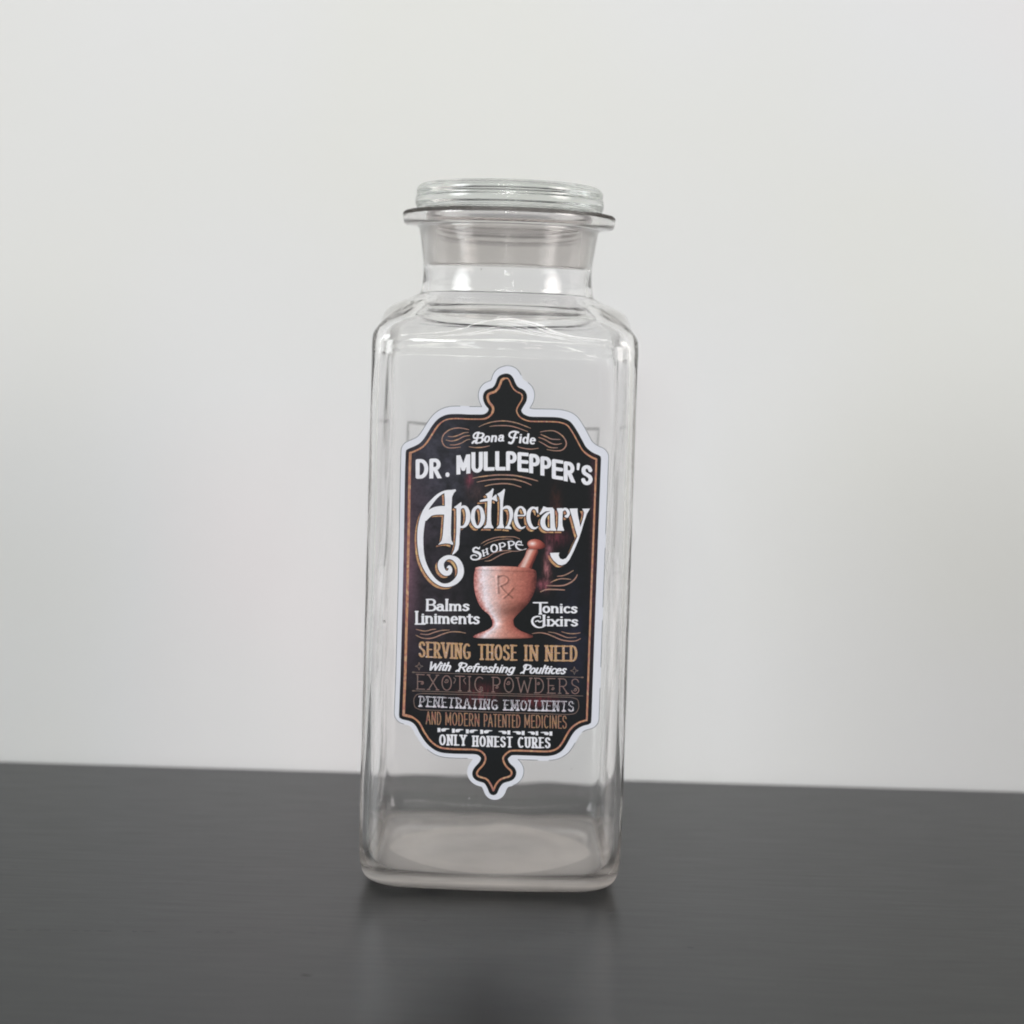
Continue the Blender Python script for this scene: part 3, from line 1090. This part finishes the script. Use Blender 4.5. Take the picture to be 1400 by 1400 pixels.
def write(field, text, x0, x1, y0, y1, h, wx, wy, serif=0., slant=0., arch=0., gapw=.06, F=None, swh=None, xh=1.0):
    """text fitted between x0 and x1 on a base line from y0 to y1 (sheet units, y down); wx, wy: half widths of
    upright and level strokes; serif: half length of the feet in units of height"""
    tot = sum(G[c][0] + gapw for c in text) - gapw
    k = (x1 - x0) / tot
    cur = 0.
    for ch in text:
        wd, strokes, feet = G[ch]

        def T(p):
            yy = p[1]
            if ch.islower() and xh != 1:
                yy = yy * xh if yy <= .62 else .6 * xh + (yy - .6) * (1 - .6 * xh) / .4
            lx = (cur + p[0]) * k
            u = lx / (x1 - x0)
            # keep strokes inside the cap height
            ly = wy / h + yy * (1 - 2 * wy / h)
            return (x0 + lx + slant * ly * h, y0 + (y1 - y0) * u - arch * 4 * u * (1 - u) - ly * h)
        for s_ in strokes:
            q = [T(p) for p in s_]
            field.stroke(q, 1.0, wx, wy, F)
        if serif:
            for p in feet:
                a = T(p)
                field.stroke([(a[0] - serif * h, a[1]), (a[0] + serif * h, a[1])], 1.0, swh or wy, swh or wy, F)
        cur += wd + gapw


white_ink = [(224, 225, 232), (233, 234, 240), (228, 229, 236)]
WCOL = mottled(white_ink, 2, 14, 14)

# Bona Fide
f = Field(640, 584, 738, 616, 8)
write(f, 'B', 648.6, 659.6, 606.6, 606.0, 15.0, 1.6, .9, slant=.25)
write(f, 'ona', 661.0, 688.6, 605.4, 603.4, 14.6, 1.45, .85, serif=.04, slant=.16, gapw=.06, xh=1.02)
f.stroke(smooth_line([(655, 591.2), (650.5, 592), (647.5, 595.2), (648.2, 598.6), (651, 598.8)], 5), 1.1)
f.stroke(smooth_line([(645.9, 605.6), (649, 602.8), (652, 605.8)], 4), 1.3)
write(f, 'ide', 708.8, 731.8, 605.8, 608.0, 14.6, 1.45, .9, serif=.05, slant=.12, gapw=.04, xh=1.02)
f.stroke(smooth_line([(708.6, 591.2), (703, 589.9), (697.6, 591.6), (696.2, 595.6), (699.4, 598.4)], 5), 1.25)
f.stroke(smooth_line([(705.6, 591.4), (703.2, 597), (701.8, 602.4), (699.2, 605.8), (696.3, 605.2)], 5), [1.5] * 20 + [1.7])
f.stroke([(699.5, 598.6), (707.3, 598.2)], .85)
f.mesh('lettering', .00020, None, label, ink, WCOL)['label'] = 'small white italic lettering under the top finial'

# shop keeper's name, arched heavy capitals
f = Field(563, 611, 815, 668, 8)


def big(ch, x0, x1, yt, yb, sl):
    """heavy letter in a box whose top and base run at slope sl; terminals cut square to the box"""
    wd, strokes, feet = G[ch]
    xs = [p[0] for s_ in strokes for p in s_]
    a, b = min(xs), max(xs)
    W_, V_ = 2.75, 2.45
    Fb = np.full_like(f.F, 9.0)
    over = 1.0 if ch in 'MN' else 0.0
    for s_ in strokes:
        q = []
        for k, (px, py) in enumerate(s_):
            u = (px - a) / max(b - a, .01)
            xx = x0 + W_ + u * (x1 - x0 - 2 * W_)
            hh = yb - yt - 2 * V_
            e = 0.
            if len(s_) <= 5 and ch not in 'SO':      # straight strokes run past the box and are cut off there
                if py <= .001 and ch in 'MRP':
                    e = 2.2
                if py >= .999 and ch in 'MUL':
                    e = -2.2
            if ch == 'U' and py >= .999:
                e = -2.2
            yy = (yb - V_) - py * hh + e + sl * (xx - (x0 + x1) / 2)
            if k == len(s_) - 1 and ch in 'EL' and abs(px - b) < .15:
                xx += 2.5
            q.append((xx, yy))
        f.stroke(q, 1.0, W_, V_, Fb)
    gx, gy = np.meshgrid(f.X, f.Y)
    dy = gy - sl * (gx - (x0 + x1) / 2)
    bx_ = np.maximum(np.maximum(x0 - gx, gx - x1), np.maximum(yt - dy, dy - yb))
    f.F = np.minimum(f.F, np.maximum(Fb, bx_))


big('D', 568.3, 585.6, 627.4, 654.4, -.03)
big('R', 587.0, 603.8, 626.8, 654.0, -.02)
f.stroke([(611.8, 648.5), (611.8, 649.4)], 2.75)
big('M', 624.0, 643.0, 621.8, 648.0, -.09)
big('U', 644.4, 660.2, 618.0, 646.2, -.05)
big('L', 661.2, 676.2, 617.4, 643.6, -.03)
big('L', 677.0, 691.2, 616.9, 643.2, -.01)
big('P', 691.8, 706.6, 617.0, 643.4, .04)
big('E', 707.4, 722.6, 618.5, 645.2, .10)
big('P', 723.4, 738.2, 620.8, 647.4, .12)
big('P', 738.8, 753.8, 624.4, 650.8, .14)
big('E', 754.4, 770.0, 628.4, 655.6, .17)
big('R', 770.6, 786.6, 631.6, 658.8, .19)
f.stroke([(790.8, 635), (790.2, 641.2)], [2.2, 1.7])
big('S', 794.6, 810.2, 635.8, 663.2, .06)
f.mesh('lettering', .00020, None, label, ink, WCOL)['label'] = 'large arched white capitals across the top of the label'

# the big script word
f = Field(555, 660, 812, 815, 6)
z6 = tr(555, 670, 10)


def vs(T, sc_, pts, n=5):
    L_ = smooth_line(pts, n)
    f.stroke(T([(p[0], p[1]) for p in L_]), L_[:, 2] / 2 / sc_)


def pg(T, pts, sm=3):
    L_ = smooth_line(pts, sm, True) if sm > 1 else pts
    f.poly(T([tuple(p) for p in L_]))


f.poly(z6([(525, 40), (532, 120), (533, 220), (524, 330), (512, 500), (503, 620), (488, 690), (440, 748), (480, 738), (540, 728), (590, 732),
           (642, 750), (646, 722), (622, 688), (614, 600), (618, 400), (626, 200), (631, 95), (652, 45), (686, 8), (676, -12), (600, 2), (540, 14)]))
vs(z6, 10, [(610, 8, 20), (530, 22, 30), (440, 72, 40), (355, 158, 52), (292, 240, 62), (242, 350, 78), (208, 500, 86), (196, 650, 84), (202, 800, 78),
            (222, 930, 72), (265, 1050, 66), (332, 1165, 58), (410, 1248, 50), (500, 1296, 44), (600, 1292, 56), (690, 1238, 74), (745, 1150, 84),
            (742, 1045, 82), (695, 960, 74), (615, 918, 56), (540, 930, 62), (482, 990, 80), (484, 1070, 84), (530, 1130, 72), (585, 1130, 66), (608, 1085, 52),
            (592, 1045, 34), (565, 1060, 16)])
vs(z6, 10, [(270, 400, 40), (330, 315, 84), (400, 285, 106), (470, 276, 116), (540, 276, 118)])
# p
f.poly(z6([(658, 235), (705, 200), (752, 163), (760, 178), (752, 240), (748, 400), (745, 520), (735, 620), (730, 740), (715, 812), (680, 855), (640, 884),
           (630, 878), (658, 820), (676, 750), (688, 600), (692, 400), (690, 250), (664, 243)]))
vs(z6, 10, [(745, 250, 26), (775, 228, 34), (815, 238, 46), (842, 290, 58), (850, 355, 62), (840, 430, 58), (808, 485, 42), (770, 505, 30), (738, 500, 24)])
# o
vs(z6, 10, [(985, 222, 34), (1030, 262, 46), (1052, 360, 58), (1040, 440, 56), (1000, 498, 40), (958, 495, 40), (925, 440, 54), (913, 365, 56), (930, 270, 46), (985, 222, 34)])
# t, h, e, c  (second tracing sheet)
f.poly(z7([(275, 187), (330, 152), (372, 115), (392, 86), (408, 102), (395, 170), (382, 240), (374, 300), (366, 450), (366, 600), (376, 665), (406, 716), (396, 727),
           (320, 722), (245, 727), (246, 714), (288, 670), (301, 600), (306, 450), (310, 300), (308, 240), (300, 205)]))
f.poly(z7([(185, 302), (190, 280), (300, 246), (385, 238), (440, 186), (456, 192), (458, 255), (470, 290), (455, 297), (385, 266), (310, 292), (200, 304)]))
f.poly(z7([(578, 94), (589, 110), (573, 200), (560, 290), (555, 400), (553, 550), (556, 650), (572, 700), (578, 724), (455, 727), (458, 712), (495, 670), (504, 600), (511, 400),
           (508, 280), (495, 225), (463, 178), (520, 148), (560, 112)]))
vs(z7, 11.67, [(558, 412, 30), (595, 392, 44), (640, 392, 54), (675, 430, 62), (690, 510, 58), (675, 595, 46), (650, 660, 38), (620, 712, 26)])
f.poly(z7([(582, 722), (605, 690), (660, 688), (692, 725), (688, 740), (590, 730)]))
vs(z7, 11.67, [(775, 522, 22), (850, 522, 22), (905, 515, 26), (900, 450, 50), (865, 398, 36), (820, 392, 34), (778, 440, 48), (758, 530, 58), (768, 620, 58), (800, 685, 54), (840, 722, 36), (880, 716, 26), (912, 694, 10)])
vs(z7, 11.67, [(1098, 430, 30), (1055, 400, 34), (1008, 410, 44), (970, 470, 60), (962, 560, 64), (980, 645, 60), (1020, 710, 48), (1070, 724, 30), (1118, 698, 10)])
f.poly(z7([(1062, 392), (1117, 382), (1118, 492), (1097, 474), (1075, 425)]))
# a, r, y  (third sheet)
f.poly(z8([(158, 306), (186, 265), (215, 206), (262, 224), (330, 222), (352, 250), (358, 400), (364, 470), (378, 510), (374, 520), (305, 517), (302, 480), (300, 330), (296, 266), (240, 272), (176, 316)]))
vs(z8, 9.336, [(300, 280, 20), (255, 308, 38), (215, 360, 54), (206, 420, 62), (226, 475, 54), (268, 502, 36), (310, 500, 26)])
f.poly(z8([(386, 232), (455, 230), (462, 262), (456, 400), (459, 460), (478, 508), (474, 520), (388, 518), (390, 505), (402, 460), (406, 300), (388, 252)]))
vs(z8, 9.336, [(455, 258, 30), (490, 240, 30), (522, 262, 38), (534, 300, 38), (516, 334, 36), (498, 332, 28)])
f.poly(z8([(547, 236), (650, 234), (648, 262), (656, 330), (686, 470), (722, 350), (733, 290), (722, 258), (708, 238), (808, 236), (770, 300), (735, 400), (700, 520), (660, 640),
           (600, 780), (545, 890), (500, 940), (450, 960), (400, 950), (345, 900), (310, 850), (298, 802), (418, 798), (408, 830), (425, 872), (462, 886), (505, 868), (550, 800),
           (600, 690), (648, 590), (620, 500), (590, 380)]))
word = f.F.copy()
# copper drop shade, parted from the white by a thin dark edge
sx_, sy_ = -int(3.6 * f.res) // 1, int(3.3 * f.res) // 1
sh = np.full_like(word, 9.)
sh[sy_:, :sx_] = word[:-sy_, -sx_:]
shade = np.maximum(sh + .15, 1.25 - word)
f.mesh('lettering_shade', .00020, shade, label, ink, mottled([(176, 128, 100), (196, 158, 112), (168, 110, 98), (204, 172, 120)], 17, 6, 6))
f.mesh('lettering', .00021, word, label, ink, WCOL)['label'] = 'huge white swash word with copper shade'

# SHOPPE
f = Field(640, 738, 722, 768, 8)
vs(z7, 11.67, [(188, 1022, 10), (170, 1050, 26), (125, 1032, 24), (85, 1058, 32), (92, 1095, 38), (150, 1112, 42), (192, 1145, 44), (188, 1192, 34), (140, 1224, 24),
               (72, 1222, 24), (44, 1190, 24), (62, 1160, 20), (110, 1152, 18), (140, 1172, 14)])
for s_, w_ in (([(236, 1080), (252, 1165)], 24), ([(296, 1052), (312, 1138)], 24), ([(242, 1125), (308, 1098)], 12), ([(218, 1086), (258, 1072)], 10), ([(236, 1172), (272, 1160)], 10),
               ([(280, 1060), (316, 1046)], 10), ([(296, 1146), (332, 1132)], 10), ([(504, 972), (517, 1072)], 26), ([(486, 978), (520, 964)], 10), ([(498, 1082), (540, 1072)], 10),
               ([(646, 942), (658, 1048)], 26), ([(628, 946), (662, 934)], 10), ([(638, 1056), (684, 1050)], 10)):
    f.stroke(z7(s_), w_ / 2 / 11.67)
for pts in ([(415 + 48 * cos(t), 1045 + 58 * sin(t), 20 + 8 * abs(cos(t))) for t in np.linspace(0, 2 * pi, 17)],
            [(505, 970, 14), (555, 958, 16), (590, 985, 24), (568, 1015, 18), (515, 1030, 12)],
            [(648, 938, 14), (700, 932, 16), (735, 958, 24), (712, 990, 18), (656, 1003, 12)],
            [(850, 950, 16), (810, 935, 20), (770, 965, 26), (764, 1012, 28), (800, 1055, 24), (860, 1072, 14), (928, 1050, 8)],
            [(772, 985, 12), (830, 988, 18), (874, 995, 14)], [(848, 925, 10), (850, 965, 14)]):
    vs(z7, 11.67, pts)
f.mesh('lettering', .00020, None, label, ink, WCOL)['label'] = 'small white slanted word with curled first letter'

# words left and right of the mortar
f = Field(562, 814, 662, 860, 8)
write(f, 'Balms', 582.0, 641.5, 835.6, 835.4, 17.0, 1.75, .95, serif=.085, gapw=.02, slant=.02, xh=.92)
write(f, 'L', 567.0, 581.0, 854.0, 854.0, 19.0, 1.7, 1.0, serif=.09)
write(f, 'iniments', 575.6, 655.6, 852.6, 853.4, 15.5, 1.7, .95, serif=.085, gapw=0.02, xh=1.12)
f.mesh('lettering', .00020, None, label, ink, WCOL)['label'] = 'two white words left of the mortar'
f = Field(722, 816, 796, 864, 8)
write(f, 'T', 729.0, 748.5, 840.2, 840.2, 17.2, 1.7, .9, serif=.1)
write(f, 'onics', 741.6, 789.2, 838.0, 838.6, 15.0, 1.7, .95, serif=.085, gapw=.02, xh=1.0)
vs(tr(715, 810, 12.727), 12.727, [(300, 420, 16), (250, 415, 24), (185, 440, 34), (160, 500, 40), (190, 565, 38), (260, 605, 26), (340, 600, 20), (400, 565, 14)])
vs(tr(715, 810, 12.727), 12.727, [(215, 505, 16), (260, 490, 22), (290, 510, 24), (335, 492, 18)])
vs(tr(715, 810, 12.727), 12.727, [(300, 415, 14), (305, 450, 12)])
write(f, 'lixirs', 741.0, 790.2, 856.2, 856.4, 16.0, 1.7, .95, serif=.085, gapw=.02, xh=.96)
f.mesh('lettering', .00020, None, label, ink, WCOL)['label'] = 'two white words right of the mortar'

# SERVING THOSE IN NEED
f = Field(566, 872, 796, 908, 8)
for t_, a, b, ya, yb in (('SERVING', 571.8, 643.8, 898.4, 901.4), ('THOSE', 653.0, 707.2, 902.0, 903.2), ('IN', 715.6, 736.6, 903.2, 903.8), ('NEED', 744.2, 789.6, 903.8, 904.2)):
    write(f, t_, a + 1.5, b - 1.0, ya, yb, 21.6, 1.65, .95, serif=.085, gapw=.19, swh=1.25)
f.mesh('lettering', .00020, None, label, ink, mottled([(176, 132, 128), (206, 178, 128), (150, 120, 110), (208, 168, 96), (162, 104, 98), (206, 196, 186)], 41, 1.3, 1.3))['label'] = 'mottled gold slab capitals under the mortar'

# With Refreshing Poultices
f = Field(580, 900, 780, 928, 8)
for t_, a, b, ya, yb in (('With', 584.5, 617.0, 916.6, 917.4), ('Refreshing', 625.0, 704.0, 918.2, 920.2), ('Poultices', 713.5, 774.0, 920.8, 921.8)):
    write(f, t_, a, b - 2, ya, yb, 12.4, 1.3, .8, serif=.05, slant=.42, gapw=-.005, xh=1.06)
    if t_ != 'With':
        f.stroke(smooth_line([(a + 9.5, ya - 11.5), (a + 5.5, ya - 12.3), (a + 2.6, ya - 10), (a + 3.2, ya - 7.6)], 4), .85)
    if t_ != 'With':
        f.stroke(smooth_line([(a - 1.6, ya - .6), (a + 1.0, ya - 1.8), (a + 2.6, ya - .4)], 4), .9)
f.mesh('lettering', .00020, None, label, ink, WCOL)['label'] = 'line of small white slanted script'

# EXOTIC POWDERS: thin, footed, curled
f = Field(562, 916, 800, 958, 8)
for t_, a, b, ya, yb in (('EXOTIC', 568.8, 662.0, 942.4, 946.4), ('POWDERS', 672.2, 792.6, 946.4, 949.0)):
    write(f, t_, a, b, ya, yb, 21.2, .70, .62, serif=.085, gapw=.17, swh=.66)
for cx, cy, r in ((610.5, 930.5, 3.2), (657.5, 940.5, 3.0), (695.0, 933.2, 3.0), (577.5, 933.5, 2.2), (756.0, 941.0, 2.2), (786.5, 942.5, 2.6), (736.0, 934.0, 2.2), (679.5, 939.0, 2.2)):
    f.stroke([(cx + r * t * cos(9 * t), cy + r * t * sin(9 * t)) for t in np.linspace(.15, 1, 16)], .5)
f.stroke(smooth_line([(620.5, 926.5), (622.8, 929), (620.5, 934)], 4), .55)
f.stroke(smooth_line([(636.5, 927.0), (634, 930), (636.8, 935)], 4), .55)
f.mesh('lettering', .00020, None, label, ink, mottled([(124, 104, 102), (138, 108, 104), (116, 106, 102), (144, 116, 110)], 51, 5, 5))['label'] = 'wide thin brown curled capitals between two rules'

# PENETRATING EMOLLIENTS: shaded slab, feet solid and tops hatched
f = Field(568, 946, 790, 980, 8)
for t_, a, b, ya, yb in (('PENETRATING', 573.5, 680.5, 966.0, 970.6), ('EMOLLIENTS', 689.0, 784.5, 971.0, 973.0)):
    write(f, t_, a, b, ya, yb, 14.4, 1.3, .75, serif=.13, gapw=.2, swh=1.0)
    for side_ in (0,):
        pass
XX2, YY2 = np.meshgrid(f.X, f.Y)
bl = 966.0 + (XX2 - 573) * .0335
hat = np.abs(((XX2 * 1.0 + (YY2) * .15) / 2.15) % 1 - .5) * 2.15 - .50
cut = np.where((YY2 < bl - 3.0) & (YY2 > bl - 13.8), np.maximum(f.F + .1, -(hat)), f.F)
f.mesh('lettering', .00020, cut, label, ink, mottled([(206, 206, 216), (226, 226, 234), (190, 186, 198), (214, 200, 208)], 61, 2, 2))['label'] = 'white shaded slab capitals inside the rounded frame'

# AND MODERN PATENTED MEDICINES
f = Field(578, 966, 780, 1000, 8)
for t_, a, b, ya, yb in (('AND', 582.4, 603.0, 990.2, 991.2), ('MODERN', 608.8, 655.6, 991.4, 993.4), ('PATENTED', 661.4, 711.2, 993.6, 995.0), ('MEDICINES', 716.8, 774.6, 994.8, 996.2)):
    write(f, t_, a, b, ya, yb, 18.0, .78, .6, gapw=.14)
f.mesh('lettering', .00020, None, label, ink, mottled([(146, 108, 96), (176, 136, 96), (128, 112, 104), (172, 122, 96), (140, 92, 88)], 71, 2.5, 4))['label'] = 'narrow orange-brown capitals below the rounded frame'

# row of little pointing hands
f = Field(592, 988, 760, 1010, 8)


def hand(x0, x1, y, d):
    """cuff, fist and pointing finger; d = 1 points right"""
    def T(u, v):
        return ((x0 + u * (x1 - x0)) if d > 0 else (x1 - u * (x1 - x0)), y + v)
    f.poly([T(0, -2.9), T(.25, -2.7), T(.25, 2.7), T(0, 2.9)])
    f.poly([T(.30, -1.2), T(.46, -2.3), T(.70, -2.4), T(1.0, -1.9), T(1.0, -1.1), T(.72, -.6), (T(.66, 1.6)), T(.46, 2.2), T(.30, 1.4)])


for a, b, y_, d in ((598.2, 614.5, 997.9, 1), (618.0, 633.5, 998.9, 1), (637.0, 653.2, 999.8, 1), (656.6, 673.0, 1000.4, 1),
                    (681.6, 697.6, 1001.4, -1), (701.0, 717.2, 1002.0, -1), (721.6, 735.8, 1002.4, -1), (739.2, 755.0, 1002.8, -1)):
    hand(a, b, y_, d)
f.mesh('pointing_hands', .00020, None, label, ink, WCOL)

# ONLY HONEST CURES
f = Field(596, 1000, 758, 1028, 8)
for t_, a, b, ya, yb in (('ONLY', 601.2, 636.8, 1018.6, 1019.4), ('HONEST', 646.4, 700.0, 1020.4, 1021.8), ('CURES', 708.6, 751.8, 1022.2, 1022.8)):
    write(f, t_, a, b, ya, yb, 14.8, 1.4, .8, serif=.10, gapw=.26, swh=1.05)
f.mesh('lettering', .00020, None, label, ink, WCOL)['label'] = 'white slab capitals in the lowest line'

# ------------------------------------------------------------------ printed mortar and pestle
zm = tr(635, 730, 9.03)
mort = smooth_line([(132, 440), (140, 415), (200, 402), (340, 399), (500, 398), (660, 406), (800, 424), (868, 446), (888, 480), (890, 560), (882, 640), (860, 720), (820, 808),
                    (762, 885), (700, 948), (640, 1008), (606, 1055), (606, 1105), (625, 1145), (685, 1190), (760, 1222), (828, 1245), (845, 1264), (820, 1282), (620, 1290),
                    (300, 1290), (135, 1280), (114, 1262), (180, 1225), (280, 1185), (338, 1142), (347, 1100), (334, 1050), (300, 992), (232, 938), (182, 870), (142, 770),
                    (120, 660), (116, 560), (122, 490)], 4, True)
f = Field(640, 732, 742, 880, 5)
f.poly(zm([tuple(p) for p in mort]))


def mort_col(x, y):
    u, v = (x - 635) * 9.03, (y - 730) * 9.03
    ctr = 500 - (v - 400) * .02
    half = np.interp(v, [400, 560, 720, 870, 940, 1000, 1060, 1105, 1150, 1200, 1245, 1290], [378, 388, 365, 305, 255, 205, 145, 135, 160, 250, 340, 365])
    s_ = np.clip((u - ctr) / half, -1, 1)
    n_ = fbm(x / 2.0, y / 2.6, 77, 4)
    n3 = .5 * fbm(x / .9, y / .9, 78, 2) + .5 * fbm(x / 2.4 + y / 5, y / 3.0, 79, 3)
    C = [(168, 100, 98), (204, 146, 140), (234, 222, 228), (224, 192, 188), (204, 148, 136), (186, 122, 108), (170, 102, 90), (142, 78, 70), (84, 44, 42)]
    P_ = [-1, -.90, -.68, -.42, -.08, .25, .6, .85, 1.0]
    L_ = np.array([lin(c) for c in C])
    col = np.stack([np.interp(s_ + (n_ - .5) * .2, P_, L_[:, i]) for i in range(3)], 1)
    dark = 1 - .5 * np.exp(-((v - 950) / 90) ** 2) * smooth01((s_ + .9) / 1.2) - .3 * np.exp(-((v - 880) / 60) ** 2) * smooth01(s_)
    rim = 1 - .28 * np.exp(-((v - (455 + s_ * 14)) / 9) ** 2)
    hi = 1 + .35 * np.exp(-((v - 1110) / 22) ** 2 - ((u - 425) / 50) ** 2) + .15 * np.exp(-((v - 420) / 16) ** 2)
    foot = 1 - .45 * smooth01((v - 1262) / 28)
    k = dark * rim * hi * foot * (.58 + .84 * n3) * (.92 + .16 * n_)
    # embossed apothecary sign: lit left edges, dark right edges
    for pts, w_ in (([(405, 515), (413, 722)], 24), ([(408, 525), (470, 508), (530, 545), (518, 600), (440, 640)], 18), ([(440, 640), (500, 715), (585, 785)], 18), ([(598, 665), (540, 735), (478, 790)], 16)):
        L2 = smooth_line(pts, 4) if len(pts) > 2 else np.array(pts, float)
        for dx, amt in ((-10, .30), (11, -.60)):
            d = np.full(len(u), 1e9)
            for a_, b_ in zip(L2[:-1], L2[1:]):
                ax, ay = a_[0] + dx, a_[1] + abs(dx) * .4 * np.sign(dx)
                ex, ey = b_[0] - a_[0], b_[1] - a_[1]
                t = np.clip(((u - ax) * ex + (v - ay) * ey) / (ex * ex + ey * ey), 0, 1)
                d = np.minimum(d, np.hypot(u - ax - t * ex, v - ay - t * ey))
            k = k * (1 + amt * np.exp(-(d / (w_ * .62)) ** 2))
    return np.clip(col * k[:, None], 0, 1)


f.mesh('mortar_picture', .00020, None, label, ink, mort_col)
f = Field(700, 734, 752, 782, 6)
f.poly(zm([tuple(p) for p in smooth_line([(788, 172), (905, 200), (880, 290), (842, 375), (822, 424), (740, 412), (664, 404), (700, 345), (745, 270)], 4, True)]))
f.poly(zm([tuple(p) for p in smooth_line([(778, 125), (790, 90), (835, 68), (885, 64), (940, 82), (985, 120), (1003, 150), (980, 172), (920, 192), (850, 194), (798, 165)], 4, True)]))


def pest_col(x, y):
    u, v = (x - 635) * 9.03, (y - 730) * 9.03
    head = (v < 186)
    ax = np.interp(v, [180, 410], [848, 742])
    s_ = np.clip((u - ax) / 66, -1, 1)
    L_ = np.array([lin(c) for c in [(160, 96, 88), (214, 170, 160), (222, 192, 184), (196, 126, 110), (166, 88, 76), (96, 46, 42)]])
    c1 = np.stack([np.interp(s_, [-1, -.6, -.2, .25, .7, 1], L_[:, i]) for i in range(3)], 1)
    d = np.hypot((u - 838) / 52, (v - 118) / 34)
    M_ = np.array([lin(c) for c in [(244, 236, 238), (226, 180, 170), (192, 112, 98), (160, 82, 72), (104, 46, 42), (60, 26, 26)]])
    c2 = np.stack([np.interp(d, [0, .5, 1.1, 1.8, 2.8, 3.4], M_[:, i]) for i in range(3)], 1)
    c = np.where(head[:, None], c2, c1)
    c = c * (1 - .45 * np.exp(-((v - 190) / 9) ** 2))[:, None]
    return np.clip(c * (.86 + .28 * fbm(x / 1.2, y / 1.2, 91, 2))[:, None], 0, 1)


f.mesh('pestle_picture', .00020, None, label, ink, pest_col)
